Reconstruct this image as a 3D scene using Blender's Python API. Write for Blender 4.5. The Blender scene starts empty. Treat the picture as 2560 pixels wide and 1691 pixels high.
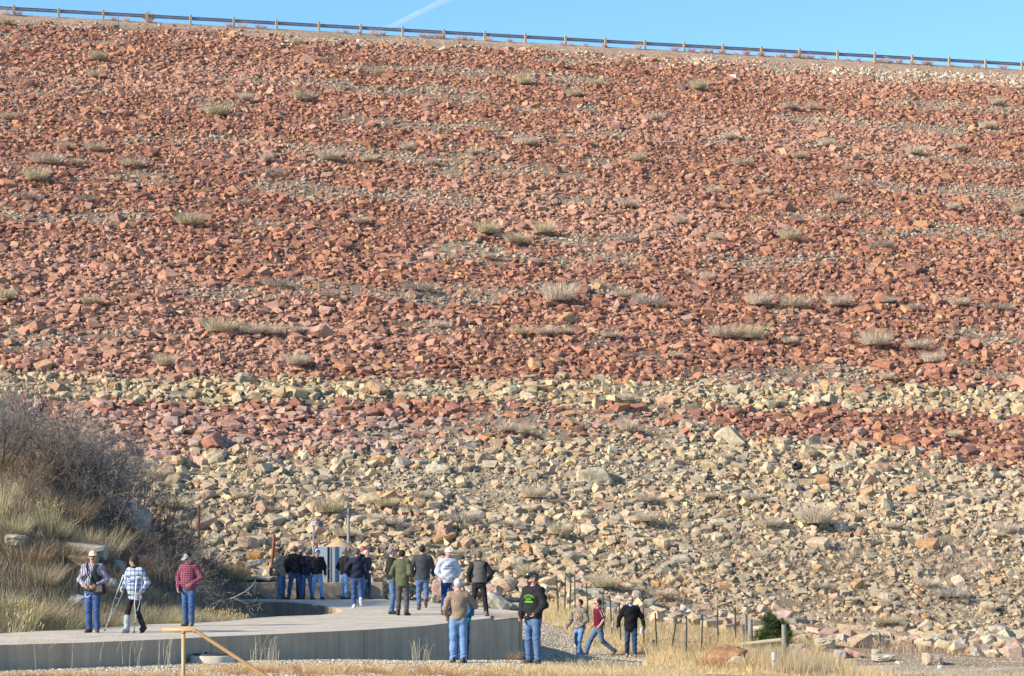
import bpy, bmesh, math, random
import numpy as np
from mathutils import Vector, Matrix
from mathutils.bvhtree import BVHTree

# ---------------------------------------------------------------- camera, sky, sun, exposure
SC = bpy.context.scene
COL = SC.collection
F, CX, HY, EYE = 6044.0, 1280.0, 1364.0, 1.87       # focal length and horizon in photo pixels
cam_d = bpy.data.cameras.new('camera'); cam = bpy.data.objects.new('camera', cam_d); COL.objects.link(cam)
cam.location = (0, 0, EYE); cam.rotation_euler = (math.radians(90), 0, 0)
cam_d.sensor_width = 36.0; cam_d.lens = 36.0 * F / 2560.0
cam_d.shift_y = (HY - 845.5) / 2560.0
cam_d.clip_start = 0.5; cam_d.clip_end = 20000
SC.camera = cam
SUN_DIR = Vector((-0.80, -0.40, 0.46)).normalized()   # towards the sun
world = bpy.data.worlds.new('World'); SC.world = world; world.use_nodes = True
wn = world.node_tree.nodes; wl = world.node_tree.links; wn.clear()
sky = wn.new('ShaderNodeTexSky'); sky.sky_type = 'NISHITA'; sky.sun_disc = False
sky.sun_elevation = math.asin(SUN_DIR.z); sky.sun_rotation = math.atan2(SUN_DIR.x, SUN_DIR.y)
sky.altitude = 1800; sky.air_density = 1.0; sky.dust_density = 0.25; sky.ozone_density = 2.2
bg = wn.new('ShaderNodeBackground'); bg.inputs[1].default_value = 0.15
wo = wn.new('ShaderNodeOutputWorld'); tint = wn.new('ShaderNodeMix'); tint.data_type = 'RGBA'; tint.blend_type = 'MULTIPLY'; tint.inputs['Factor'].default_value = 1
tint.inputs['B'].default_value = (0.68, 0.90, 1.06, 1); wl.new(sky.outputs[0], tint.inputs['A']); wl.new(tint.outputs['Result'], bg.inputs[0]); wl.new(bg.outputs[0], wo.inputs[0])
sun_d = bpy.data.lights.new('sun', 'SUN'); sun_d.energy = 4.7; sun_d.angle = math.radians(0.5); sun_d.color = (1.0, 0.93, 0.81)
sun = bpy.data.objects.new('sun', sun_d); COL.objects.link(sun)
sun.rotation_euler = (-SUN_DIR).to_track_quat('-Z', 'Y').to_euler()
SC.view_settings.view_transform = 'Standard'; SC.view_settings.look = 'None'
SC.view_settings.exposure = 0.76; SC.view_settings.gamma = 1.0
SC.cycles.max_bounces = 6; SC.cycles.diffuse_bounces = 3; SC.cycles.transparent_max_bounces = 8

rng = np.random.default_rng(7); random.seed(7)
V = 2560.0 / 2374.0                                   # enlarged-view pixels to photo pixels

def P(px, py, Y):
    return np.array([(px - CX) / F * Y, Y, EYE - (py - HY) / F * Y])
def PZ(px, py, z):
    Y = (EYE - z) * F / (py - HY)
    return np.array([(px - CX) / F * Y, Y, z])
def proj(p):
    p = np.asarray(p, float)
    return CX + F * p[..., 0] / p[..., 1], HY - F * (p[..., 2] - EYE) / p[..., 1]

# ---------------------------------------------------------------- helpers
def tag(o, label=None, cat=None, group=None, kind=None):
    if label: o['label'] = label
    if cat: o['category'] = cat
    if group: o['group'] = group
    if kind: o['kind'] = kind
    return o
def link(o, parent=None):
    COL.objects.link(o)
    if parent is not None: o.parent = parent
    return o
def empty(name, loc, rz=0.0):
    o = bpy.data.objects.new(name, None); o.empty_display_size = 0.1
    o.location = tuple(float(c) for c in loc); o.rotation_euler = (0, 0, rz)
    return link(o)
def np_mesh(name, verts, faces, cols=None, mat=None, smooth=False):
    """faces: one (n,3) or (n,4) array or a list of such"""
    me = bpy.data.meshes.new(name)
    verts = np.ascontiguousarray(verts, dtype=np.float32)
    if not isinstance(faces, list): faces = [faces]
    faces = [np.asarray(f, dtype=np.int32) for f in faces if len(f)]
    nl = sum(f.size for f in faces); npoly = sum(len(f) for f in faces)
    me.vertices.add(len(verts)); me.vertices.foreach_set('co', verts.ravel())
    me.loops.add(nl); me.loops.foreach_set('vertex_index', np.concatenate([f.ravel() for f in faces]))
    me.polygons.add(npoly)
    st = []; s = 0
    for f in faces:
        k = f.shape[1]; st.append(s + np.arange(len(f)) * k); s += f.size
    me.polygons.foreach_set('loop_start', np.concatenate(st).astype(np.int32))
    me.polygons.foreach_set('use_smooth', np.full(npoly, smooth, dtype=bool))
    me.update(calc_edges=True)
    if cols is not None:
        a = me.color_attributes.new('col', 'FLOAT_COLOR', 'POINT')
        c = np.ones((len(verts), 4), dtype=np.float32); c[:, :3] = cols
        a.data.foreach_set('color', c.ravel())
    if mat: me.materials.append(mat)
    return me
def np_obj(name, verts, faces, cols=None, mat=None, smooth=False, parent=None):
    return link(bpy.data.objects.new(name, np_mesh(name, verts, faces, cols, mat, smooth)), parent)

class MB:
    """collects boxes, tubes, lathes into one mesh"""
    def __init__(s): s.v = []; s.f3 = []; s.f4 = []; s.n = 0; s.c = []
    def add(s, v, f3=(), f4=(), col=(1, 1, 1)):
        v = np.asarray(v, float)
        if len(f3): s.f3.append(np.asarray(f3) + s.n)
        if len(f4): s.f4.append(np.asarray(f4) + s.n)
        s.v.append(v); s.n += len(v); s.c.append(np.tile(np.asarray(col, float), (len(v), 1)))
    def box(s, c, size, R=None, col=(1, 1, 1), bev=0.0):
        x, y, z = np.asarray(size, float) / 2
        if bev > 0:
            pts = []
            b = min(bev, x * .9, y * .9, z * .9)
            bm = bmesh.new(); bmesh.ops.create_cube(bm, size=2.0)
            for q in bm.verts: q.co = (q.co.x * x, q.co.y * y, q.co.z * z)
            bmesh.ops.bevel(bm, geom=list(bm.edges), offset=b, segments=2, affect='EDGES', profile=.5)
            bmesh.ops.triangulate(bm, faces=list(bm.faces)); bm.verts.index_update()
            v = np.array([q.co[:] for q in bm.verts]); f = np.array([[w.index for w in q.verts] for q in bm.faces]); bm.free()
            if R is not None: v = v @ np.asarray(R).T
            s.add(v + np.asarray(c), f3=f, col=col); return
        v = np.array([[-x, -y, -z], [x, -y, -z], [x, y, -z], [-x, y, -z], [-x, -y, z], [x, -y, z], [x, y, z], [-x, y, z]])
        if R is not None: v = v @ np.asarray(R).T
        s.add(v + np.asarray(c), f4=[[3, 2, 1, 0], [4, 5, 6, 7], [0, 1, 5, 4], [1, 2, 6, 5], [2, 3, 7, 6], [3, 0, 4, 7]], col=col)
    def tube(s, pts, r, n=8, col=(1, 1, 1), caps=True):
        pts = np.asarray(pts, float); m = len(pts); r = np.broadcast_to(np.asarray(r, float), (m,))
        vs = []; u = None
        for i in range(m):
            t = pts[min(i + 1, m - 1)] - pts[max(i - 1, 0)]; t = t / (np.linalg.norm(t) + 1e-9)
            if u is None:
                a = np.array([0, 0, 1.0]) if abs(t[2]) < .9 else np.array([1.0, 0, 0]); u = np.cross(t, a)
            u = u - t * np.dot(u, t); u /= np.linalg.norm(u) + 1e-9; w = np.cross(t, u)
            a = np.arange(n) / n * 2 * np.pi
            vs.append(pts[i] + r[i] * (np.cos(a)[:, None] * u + np.sin(a)[:, None] * w))
        f = []
        for i in range(m - 1):
            for k in range(n):
                f.append([i * n + k, i * n + (k + 1) % n, (i + 1) * n + (k + 1) % n, (i + 1) * n + k])
        v = np.concatenate(vs); f3 = []
        if caps:
            v = np.concatenate([v, pts[:1], pts[-1:]]); a, b = m * n, m * n + 1
            f3 = [[a, (k + 1) % n, k] for k in range(n)] + [[b, (m - 1) * n + k, (m - 1) * n + (k + 1) % n] for k in range(n)]
        s.add(v, f3=f3, f4=f, col=col)
    def lathe(s, c, prof, n=24, col=(1, 1, 1)):
        prof = np.asarray(prof, float); a = np.arange(n) / n * 2 * np.pi; m = len(prof)
        v = np.concatenate([np.stack([r * np.cos(a), r * np.sin(a), np.full(n, z)], 1) for r, z in prof]) + np.asarray(c)
        f = [[i * n + k, i * n + (k + 1) % n, (i + 1) * n + (k + 1) % n, (i + 1) * n + k] for i in range(m - 1) for k in range(n)]
        s.add(v, f4=f, col=col)
    def build(s, name, mat, parent=None, smooth=False):
        f = []
        if s.f3: f.append(np.concatenate(s.f3))
        if s.f4: f.append(np.concatenate(s.f4))
        return np_obj(name, np.concatenate(s.v), f, np.concatenate(s.c), mat, smooth, parent)

# ---------------------------------------------------------------- materials
def nodes(name):
    m = bpy.data.materials.new(name); m.use_nodes = True
    nt = m.node_tree; return m, nt.nodes, nt.links, nt.nodes['Principled BSDF']
def noise_node(n, l, scale, detail=4, coord='Object', stretch=None, rough=.6):
    tc = n.new('ShaderNodeTexCoord'); no = n.new('ShaderNodeTexNoise')
    no.inputs['Scale'].default_value = scale; no.inputs['Detail'].default_value = detail; no.inputs['Roughness'].default_value = rough
    if stretch:
        mp = n.new('ShaderNodeMapping'); mp.inputs['Scale'].default_value = stretch
        l.new(tc.outputs[coord], mp.inputs[0]); l.new(mp.outputs[0], no.inputs['Vector'])
    else: l.new(tc.outputs[coord], no.inputs['Vector'])
    return no
def mul_var(n, l, colsock, noi, lo, hi):
    mr = n.new('ShaderNodeMapRange'); mr.inputs[1].default_value = .3; mr.inputs[2].default_value = .7
    mr.inputs[3].default_value = lo; mr.inputs[4].default_value = hi
    l.new(noi.outputs['Fac'], mr.inputs[0])
    vm = n.new('ShaderNodeVectorMath'); vm.operation = 'SCALE'
    l.new(colsock, vm.inputs[0]); l.new(mr.outputs[0], vm.inputs['Scale'])
    return vm.outputs[0]
def mat(name, col=None, rough=.85, nscale=6, var=.15, bump=0.0, bscale=None, metal=0.0, spec=.3, stretch=None, var2=0.0, n2=.7):
    """plain colour, or the mesh's own 'col' attribute when col is None, with noise variation and bump"""
    m, n, l, b = nodes(name)
    if col is None:
        a = n.new('ShaderNodeVertexColor'); a.layer_name = 'col'; src = a.outputs[0]
    else:
        r = n.new('ShaderNodeRGB'); r.outputs[0].default_value = (*col, 1); src = r.outputs[0]
    no = noise_node(n, l, nscale, stretch=stretch)
    src = mul_var(n, l, src, no, 1 - var, 1 + var)
    if var2:
        src = mul_var(n, l, src, noise_node(n, l, n2, 3), 1 - var2, 1 + var2)
    l.new(src, b.inputs['Base Color'])
    b.inputs['Roughness'].default_value = rough; b.inputs['Metallic'].default_value = metal
    b.inputs['Specular IOR Level'].default_value = spec
    if bump:
        nb = noise_node(n, l, bscale or nscale * 2, 6)
        bp = n.new('ShaderNodeBump'); bp.inputs['Strength'].default_value = bump; bp.inputs['Distance'].default_value = .05
        l.new(nb.outputs['Fac'], bp.inputs['Height']); l.new(bp.outputs[0], b.inputs['Normal'])
    return m
M_ROCK = mat('sandstone', None, .95, 7, .26, .5, 7, spec=.15, var2=.16, n2=2.2)
M_GROUND = mat('earth', None, .98, 3.0, .25, .6, 14, spec=.1, var2=.15, n2=.6)
M_GRASS = mat('dry_grass', None, .9, 2, .06, spec=.15)
M_TWIG = mat('bare_twigs', None, .9, 3, .1, spec=.15)
M_STEEL = mat('galvanised_steel', (.20, .21, .225), .6, 8, .08, spec=.4)

def concrete(name, col):
    m, n, l, b = nodes(name)
    r = n.new('ShaderNodeRGB'); r.outputs[0].default_value = (*col, 1)
    s = mul_var(n, l, r.outputs[0], noise_node(n, l, .8, 6), .84, 1.12)
    s = mul_var(n, l, s, noise_node(n, l, 22, 4), .94, 1.06)
    s = mul_var(n, l, s, noise_node(n, l, 3.0, 5, stretch=(1, 1, .06)), .74, 1.12)     # run-off streaks
    l.new(s, b.inputs['Base Color']); b.inputs['Roughness'].default_value = .92; b.inputs['Specular IOR Level'].default_value = .2
    nb = noise_node(n, l, 40, 6); bp = n.new('ShaderNodeBump'); bp.inputs['Strength'].default_value = .25; bp.inputs['Distance'].default_value = .01
    l.new(nb.outputs['Fac'], bp.inputs['Height']); l.new(bp.outputs[0], b.inputs['Normal'])
    return m
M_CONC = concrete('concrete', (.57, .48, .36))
M_WALL = concrete('board_marked_concrete', (.48, .365, .25))  # warmer than the deck: colour offsets the blue cast of shade on walls

# ---------------------------------------------------------------- the lie of the land
TX, TY = .9674, .2534                                # crest direction; the slope faces (TY, -TX)
C0 = np.array([-43.95, 207.5]); CREST = 47.5; GRAD = .381
def dam_d(X, Y): return TY * (X - C0[0]) - TX * (Y - C0[1])
def dam_z(X, Y): return CREST - GRAD * dam_d(X, Y)
def dam_hit(px, py):
    u = (px - CX) / F; v = (HY - py) / F
    # z = CREST - GRAD*(TY*(uY-C0x) - TX*(Y-C0y)) = EYE + vY
    k = CREST - GRAD * (-TY * C0[0] + TX * C0[1]); Y = (EYE - k) / (GRAD * (TX - TY * u) - v)
    return np.array([u * Y, Y, EYE + v * Y])
_cp = []
def cp(px, py, Y, w=1.0): p = P(px, py, Y); _cp.append((*p, w))
def cw(x, y, z, w=1.0): _cp.append((x, y, z, w))
for x in (-16, -12, -8, -4, 0, 3): cw(x, 44, -.48); cw(x, 30, -.5)
for x in (-12, -8, -4.5, -1.5, .5): cw(x, 48.6, -.48, 2)
cw(3.2, 48, -.75); cw(5, 45, -1.3); cw(8, 48, -1.5); cw(12, 45, -1.6); cw(16, 45, -1.6); cw(7, 30, -1.6); cw(15, 30, -1.7)
for x, y, z in ((-7, 51.5, -.62), (-4, 54, -.85), (-1.5, 59, -1.15), (.4, 64, -1.4), (1.2, 60, -1.35), (1.2, 54, -1.05), (2.8, 58, -1.4)): cw(x, y, z)
cp(1400, 1632, 68); cp(1450, 1648, 72.5, 3); cp(1495, 1641, 73.5, 2); cp(1577, 1646, 72, 3); cp(1330, 1562, 77); cp(1312, 1540, 80); cp(1380, 1600, 74); cp(1340, 1640, 66)
cp(1716, 1644, 72); cp(1530, 1588, 80); cp(1438, 1519, 84); cp(1552, 1607, 77.5); cp(1840, 1613, 77)
cp(2000, 1650, 72); cp(2560, 1640, 78); cp(2200, 1676, 66); cp(2500, 1680, 66); cp(2560, 1691, 63); cp(1900, 1680, 66); cp(1700, 1668, 62)
for px in (600, 800, 1000): cp(px, 1497, 88)
cw(2, 88, -.25); cw(8, 90, -1.1); cw(14, 90, -1.5); cw(20, 90, -1.7); cw(30, 95, -2)
for x, y in ((-6, 70), (-6, 78), (-3, 72), (-9, 70), (-9, 80), (-2, 80)): cw(x, y, -1.25)
cw(-14, 54, -.1); cw(-10, 54.5, -.1); cw(-7.5, 60, -.1); cw(-11, 60, 0); cw(-12, 75, 0); cw(-20, 60, 0); cw(-30, 60, .2)
_cp = np.array(_cp)
def floor_z(X, Y):
    X = np.asarray(X, float); Y = np.asarray(Y, float); num = 0; den = 0
    for x, y, z, w in _cp:
        q = w / ((X - x) ** 2 + ((Y - y) * .7) ** 2 + 4.0) ** 2
        num = num + q * z; den = den + q
    return num / den
def sstep(a, b, x):
    t = np.clip((x - a) / (b - a), 0, 1); return t * t * (3 - 2 * t)
_bk = [PZ(x, y, 0)[:2] for x, y in ((-320, 1600), (0, 1584), (160, 1575), (374, 1561), (430, 1559.7), (559, 1553.8), (640, 1545.6))]   # back edge of the slab
BEX = [-60, -25] + [q[0] for q in _bk]; BEY = [44, 46] + [q[1] for q in _bk]
def hill_z(X, Y):
    q = X / np.maximum(Y, 1) * 75
    g = np.interp(q, [-60, -40, -20, -15, -12.4, -10.2, -8.6, -6.8], [10, 8, 5.4, 4.1, 3.0, 1.7, .7, 0])
    e = Y - np.interp(X, BEX, BEY)
    return g * np.clip((e - .15) / 21, 0, 1.15) * sstep(.1, 1.2, e)
def ground_z(X, Y):
    n = .05 * np.sin(X * 1.7 + 1.3 * np.sin(Y * .9)) * np.sin(Y * 1.3 + X * .4)
    return floor_z(X, Y) + hill_z(X, Y) + n * sstep(48.5, 52, np.asarray(Y, float)) * .8
def surf_z(X, Y): return np.maximum(ground_z(X, Y), dam_z(X, Y))

def ground_hit(px, py, y0=51.5):
    for Y in np.arange(y0, 110, .1):
        if P(px, py, Y)[2] <= surf_z((px - CX) / F * Y, Y): return Y
    return 90.0
def vnoise(x, y, s, seed=0):
    """cheap smooth 2-D noise in 0..1"""
    r = np.random.default_rng(seed); v = 0
    for k in range(6):
        a = r.uniform(0, 6.28); f = s * r.uniform(.6, 1.6); v = v + np.sin((x * math.cos(a) + y * math.sin(a)) * f + r.uniform(0, 6.28))
    return .5 + v / 7.0

# ground: one sheet to the horizon
xs = np.concatenate([[-4000, -1500, -600, -250, -120, -70, -45], np.arange(-32, 32.01, .35), [45, 70, 120, 250, 600, 1500, 4000]])
ys = np.concatenate([[-2000, -600, -200, -60, -10, 15, 28, 34], np.arange(38, 100.01, .35), [120, 160, 250, 600, 1500, 5000]])
GX, GY = np.meshgrid(xs, ys, indexing='ij')
GZ = ground_z(GX, GY)
GZ = np.where(GY > 110, -3.0, GZ)
nx, ny = GX.shape
idx = np.arange(nx * ny).reshape(nx, ny)
quads = np.stack([idx[:-1, :-1], idx[1:, :-1], idx[1:, 1:], idx[:-1, 1:]], -1).reshape(-1, 4)
SOIL = np.array([.30, .225, .14]); GRAV = np.array([.43, .345, .235]); GOLD = np.array([.46, .33, .15]); DUFF = np.array([.17, .125, .08])
gpx, gpy = proj(np.stack([GX, np.maximum(GY, 1), GZ], -1))
gc = np.tile(SOIL, (nx, ny, 1)).astype(float)
def blend(mask, col):
    global gc
    gc = gc * (1 - mask[..., None]) + np.asarray(col) * mask[..., None]
padm = (1 - sstep(2.4, 3.6, GX)) * (1 - sstep(51, 53, GY)); blend(padm, GRAV)
blend(sstep(.30, .55, vnoise(GX, GY, 1.5, 3)) * padm * sstep(-7.5, -5.5, GX) * .5, GOLD * .95)
# track round the end of the slab to the walkers
tx = np.interp(GY, [50, 60, 66, 70, 74, 78, 82], [2.2, 2.2, 2.0, 2.2, 1.7, 1.0, .4]); tw = np.interp(GY, [50, 60, 66, 72, 76, 82], [.9, 1.0, 1.5, 1.8, 1.0, .5])
track = (1 - sstep(tw * .8, tw * 1.25, np.abs(GX - tx))) * sstep(50, 52, GY) * (1 - sstep(81, 84, GY)); 
goldm = sstep(.6, 1.2, GX) * sstep(52, 55, GY) * (1 - sstep(8.5, 10, GX)); blend(goldm, GOLD); blend(track, GRAV * .92)
tr2 = (1 - sstep(1.4, 2.2, np.abs(GY - 71.7 - .02 * GX))) * sstep(1.2, 2, GX) * (1 - sstep(4.0, 4.6, GX)); blend(tr2, GRAV * .92)
road = (1 - sstep(2.2, 3.0, np.abs(GY - 65.5))) * sstep(5.5, 7, GX); blend(road, np.array([.42, .34, .235]))
hillm = sstep(52, 54, GY) * (1 - sstep(-6, -5, GX)); blend(hillm, DUFF)
gcv = gc * (.85 + .3 * vnoise(GX, GY, 2.2, 9))[..., None]
g = np_obj('ground', np.stack([GX, GY, GZ], -1).reshape(-1, 3), quads, gcv.reshape(-1, 3), M_GROUND, True)
tag(g, kind='structure')

# the embankment: a wedge laid along the crest
ts = np.concatenate([[-900, -400, -200], np.arange(-60, 160.1, 1.2), [250, 500, 1000]])
ds = np.concatenate([[-60, -14, -9, -8.5], np.arange(0, 140.1, 1.2)])
DT, DD = np.meshgrid(ts, ds, indexing='ij')
DX = C0[0] + DT * TX + DD * TY; DY = C0[1] + DT * TY - DD * TX
DZ = np.where(DD > 0, CREST - GRAD * DD, np.where(DD > -9, CREST, CREST + (DD + 9) * .45))
DZ = DZ + np.where(DD > 1.3, (vnoise(DT, DD, 1.1, 4) - .5) * .30, 0)
def zone(t, z, jit=0.0):
    """0 red sandstone, 1 tan/yellow, 2 crest gravel, 3 pinkish slabs; streak 0..1 = bench of fine grey gravel"""
    w = (vnoise(t, z * 2.0, .35, 11) - .5)
    low = np.interp(t, [-6, 6, 12, 17, 28, 35, 41], [5.4, 5.6, 6.2, 6.8, 6.8, 6.2, 5.8]) + w * .9 + jit * .35
    k = np.zeros(np.shape(t), int)
    k = np.where((z < low + 2.3) & (z >= low) & (t + w * 14 + jit * 2 < 10), 3, k)
    k = np.where(z < low, 1, k)
    k = np.where((np.abs(z - 9.05 + w * .5) < .72 + .35 * (vnoise(t, z, .5, 15) - .5) + jit * .15), 1, k)
    top = np.interp(t, [0, 40, 70, 110], [46.1, 45.7, 44.7, 43.0]) + w * 1.2 + jit * .8
    k = np.where(z > top, 2, k)
    return k
def streak(t, z):
    n = vnoise(t * .10, z * 1.0, 1.9, 21) * .6 + vnoise(t * .22, z, 3.1, 22) * .4
    return sstep(.58, .77, n)
zk = zone(DT, DZ)
dcol = np.where((zk == 1)[..., None], np.array([.225, .175, .11]), np.where((zk == 2)[..., None], np.array([.38, .26, .175]), np.array([.155, .085, .058])))
st_ = streak(DT, DZ)[..., None]; dcol = dcol * (1 - st_ * .7) + np.array([.28, .22, .145]) * st_ * .7
nt_, nd_ = DT.shape; idx = np.arange(nt_ * nd_).reshape(nt_, nd_)
quads = np.stack([idx[:-1, :-1], idx[:-1, 1:], idx[1:, 1:], idx[1:, :-1]], -1).reshape(-1, 4)
dm = np_obj('embankment_terrain', np.stack([DX, DY, DZ], -1).reshape(-1, 3), quads[:, ::-1], dcol.reshape(-1, 3), M_GROUND, True)
tag(dm, kind='structure')

# ---------------------------------------------------------------- rocks
def hull_proto(r, kind):
    if kind == 'chip':
        pts = np.array([[a, b, c] for a in (-1, 1) for b in (-1, 1) for c in (-1, 1)]) * r.uniform(.45, 1.0, (8, 3))
        pts = pts[r.permutation(8)[:7]]
    else:
        base = np.array([[a, b, c] for a in (-1, 1) for b in (-1, 1) for c in (-1, 1)], float) * .86
        pts = base * r.uniform(.66, 1.05, (8, 3)) + r.normal(0, .08, (8, 3))
        ex = r.normal(0, 1, (6, 3)); ex /= np.linalg.norm(ex, axis=1)[:, None]; ex *= r.uniform(.85, 1.12, (6, 1))
        if kind == 'round': pts = np.concatenate([pts * .86, ex, r.normal(0, .62, (6, 3))])
        else: pts = np.concatenate([pts, ex[:3] * .95])
    bm = bmesh.new()
    for p in pts: bm.verts.new(p)
    bmesh.ops.convex_hull(bm, input=bm.verts)
    lo = [v for v in bm.verts if not v.link_faces]; bmesh.ops.delete(bm, geom=lo, context='VERTS')
    bmesh.ops.triangulate(bm, faces=list(bm.faces)); bmesh.ops.recalc_face_normals(bm, faces=list(bm.faces))
    bm.verts.index_update()
    v = np.array([q.co[:] for q in bm.verts]); f = np.array([[w.index for w in q.verts] for q in bm.faces]); bm.free()
    return v / np.abs(v).max(), f
PROT = {k: [hull_proto(rng, k) for _ in range(n)] for k, n in (('chip', 20), ('block', 36), ('round', 18))}
def rot_mats(ax, ang):
    ax = ax / np.linalg.norm(ax, axis=1)[:, None]; c = np.cos(ang)[:, None, None]; s = np.sin(ang)[:, None, None]
    K = np.zeros((len(ax), 3, 3)); K[:, 0, 1] = -ax[:, 2]; K[:, 0, 2] = ax[:, 1]; K[:, 1, 0] = ax[:, 2]; K[:, 1, 2] = -ax[:, 0]; K[:, 2, 0] = -ax[:, 1]; K[:, 2, 1] = ax[:, 0]
    return np.eye(3) + s * K + (1 - c) * (K @ K)
PAL = {
 0: (np.array([[.352, .161, .101], [.318, .140, .091], [.395, .190, .103], [.295, .138, .098], [.44, .24, .125], [.378, .22, .162], [.22, .11, .08], [.45, .345, .25], [.375, .177, .115]]), [.22, .18, .16, .11, .08, .12, .09, .012, .06]),
 1: (np.array([[.45, .342, .212], [.495, .38, .22], [.38, .315, .215], [.43, .315, .215], [.47, .28, .14], [.52, .425, .29], [.33, .28, .205], [.40, .26, .175]]), [.26, .10, .17, .21, .05, .08, .08, .06]),
 2: (np.array([[.50, .36, .235], [.58, .45, .32], [.42, .245, .15], [.64, .54, .41], [.46, .32, .19], [.32, .18, .12]]), [.26, .24, .16, .14, .14, .06]),
 3: (np.array([[.44, .27, .195], [.40, .225, .16], [.42, .295, .23], [.37, .175, .115], [.46, .28, .17], [.34, .215, .16]]), [.24, .24, .16, .16, .11, .09]),
}
NAMES = {0: ['brick red', 'deep red', 'orange red', 'dull red', 'orange', 'dusky pink', 'dark brown red', 'pale buff', 'red'],
         1: ['tan', 'yellow tan', 'grey green', 'buff', 'rusty orange', 'cream', 'grey', 'brown tan'],
         2: ['tan', 'pale buff', 'brown', 'cream', 'ochre', 'dark brown'],
         3: ['pink', 'red pink', 'mauve grey', 'brick red', 'orange pink', 'dull mauve']}
class Rocks: pass
def scatter(step, size_lo, size_hi, kinds, prob, jitter=.9, streak_keep=1.0, lift=.15):
    tg = np.arange(-65, 165, step); dg = np.arange(.5, 134, step)
    T, D = np.meshgrid(tg, dg, indexing='ij'); T = T.ravel() + rng.uniform(-.5, .5, T.size) * step * jitter; D = D.ravel() + rng.uniform(-.5, .5, D.size) * step * jitter
    X = C0[0] + T * TX + D * TY; Y = C0[1] + T * TY - D * TX; z = CREST - GRAD * D
    ok = (np.abs(X) < .2118 * Y + 10.0) & (rng.random(len(X)) < prob)
    pat = vnoise(T * .6, D, .9, 88) if size_lo > .4 else .5
    ok &= rng.random(len(X)) < np.clip(.5 + .95 * pat, 0, 1)
    s = streak(T, z); ok &= rng.random(len(X)) < (1 - s * (1 - streak_keep))
    fine = sstep(20, 27, T) * sstep(4.2, 2.8, z) if False else np.clip((T - 15) / 7, 0, 1) * np.clip((4.0 - z) / 1.2, 0, 1) * (.5 + .8 * vnoise(T, z * 2, .8, 91))
    ok &= rng.random(len(X)) < 1 - np.clip(fine, 0, 1) * (.55 if size_lo > .4 else .2 if size_lo > .2 else 0)
    ok &= z > ground_z(X, Y) - .5
    T, D, X, Y, z, s = T[ok], D[ok], X[ok], Y[ok], z[ok], s[ok]
    k = zone(T, z, rng.normal(0, 1, len(T)))
    r = Rocks(); r.t = T; r.k = k; r.s = s; n = len(T)
    sz = size_lo * (size_hi / size_lo) ** (rng.random(n) ** 1.6)
    sz = np.where((k == 2) & (D < 7), sz * np.clip(.35 + D * .08, .35, .9), sz); sz = sz * np.where(D < 4, .6, 1.0) * np.where(D < 1.2, .8, 1)
    sz = sz * np.interp(z, [0, 7, 12, 45], [1.02, 1.08, 1.0, .95]) * np.where(k == 3, 1.15, 1)
    r.size = sz
    flat = np.where(k == 3, rng.uniform(.28, .7, n), np.where(k == 1, rng.uniform(.45, .95, n), rng.uniform(.36, .82, n)))
    r.scl = np.stack([sz * rng.uniform(.75, 1.4, n), sz * rng.uniform(.7, 1.05, n), sz * flat], 1) / 2
    ax = rng.normal(0, 1, (n, 3)); ax[:, 2] *= .3
    R1 = rot_mats(np.tile([0, 0, 1.0], (n, 1)), rng.uniform(0, 6.28, n)); R2 = rot_mats(ax, np.abs(rng.normal(0, .42, n)))
    sl = rot_mats(np.array([[1.0, .21, 0]]), np.array([.34]))
    r.R = sl @ R2 @ R1
    r.pos = np.stack([X, Y, z + lift * sz + (vnoise(T, D, 1.1, 4) - .5) * .30 * (D > 1.3)], 1)
    r.ci = np.zeros(n, int); col = np.zeros((n, 3))
    for kk, (pal, w) in PAL.items():
        q = np.where(k == kk)[0]; c = rng.choice(len(w), len(q), p=np.array(w) / sum(w)); c = np.where((c == 7) & (kk == 0) & (sz[q] > .4), 0, c); r.ci[q] = c; col[q] = pal[c]
    # broad drifts of paler, pinker rock, and grey fines on the benches
    drift = sstep(.55, .8, vnoise(T * .35, z * 1.2, .55, 31)) * (k == 0)
    col = col * (1 - .45 * drift[:, None]) + np.array([.46, .26, .18]) * .45 * drift[:, None]
    m = (s * rng.random(n) > .25)[:, None]; col = np.where(m & (sz[:, None] < .42), col * .4 + np.array([.37, .315, .225]) * .6, col)
    col = np.where((k == 0)[:, None], col * [1.06, 1.05, 1.01], col); col = np.where((k == 1)[:, None], np.where((z > 7.6)[:, None], col * [1.05, .99, .88], col * [1.0, .965, .92]), col)
    r.col = np.clip(col * rng.uniform(.82, 1.16, (n, 1)), .02, .8)
    r.kind = kinds; r.pi = rng.integers(0, 10 ** 6, n); r.kd = rng.integers(0, len(kinds), n)
    return r
R_A = scatter(2.3, .66, 1.25, ['block', 'block', 'round'], .34, streak_keep=.2, lift=.10)
R_B = scatter(.86, .42, .80, ['block', 'block', 'round'], .72, streak_keep=.35, lift=.10)
R_C = scatter(.46, .26, .46, ['block', 'chip', 'block'], .90, streak_keep=.55, lift=.10)
R_D = scatter(.32, .14, .28, ['chip'], .86, lift=.07)
R_E = scatter(.19, .09, .18, ['chip'], .95, lift=.05)
_m = R_E.pos[:, 2] < 6.5
for _k in ('t', 'k', 's', 'size', 'scl', 'R', 'pos', 'ci', 'col', 'pi', 'kd'): setattr(R_E, _k, getattr(R_E, _k)[_m])
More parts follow.
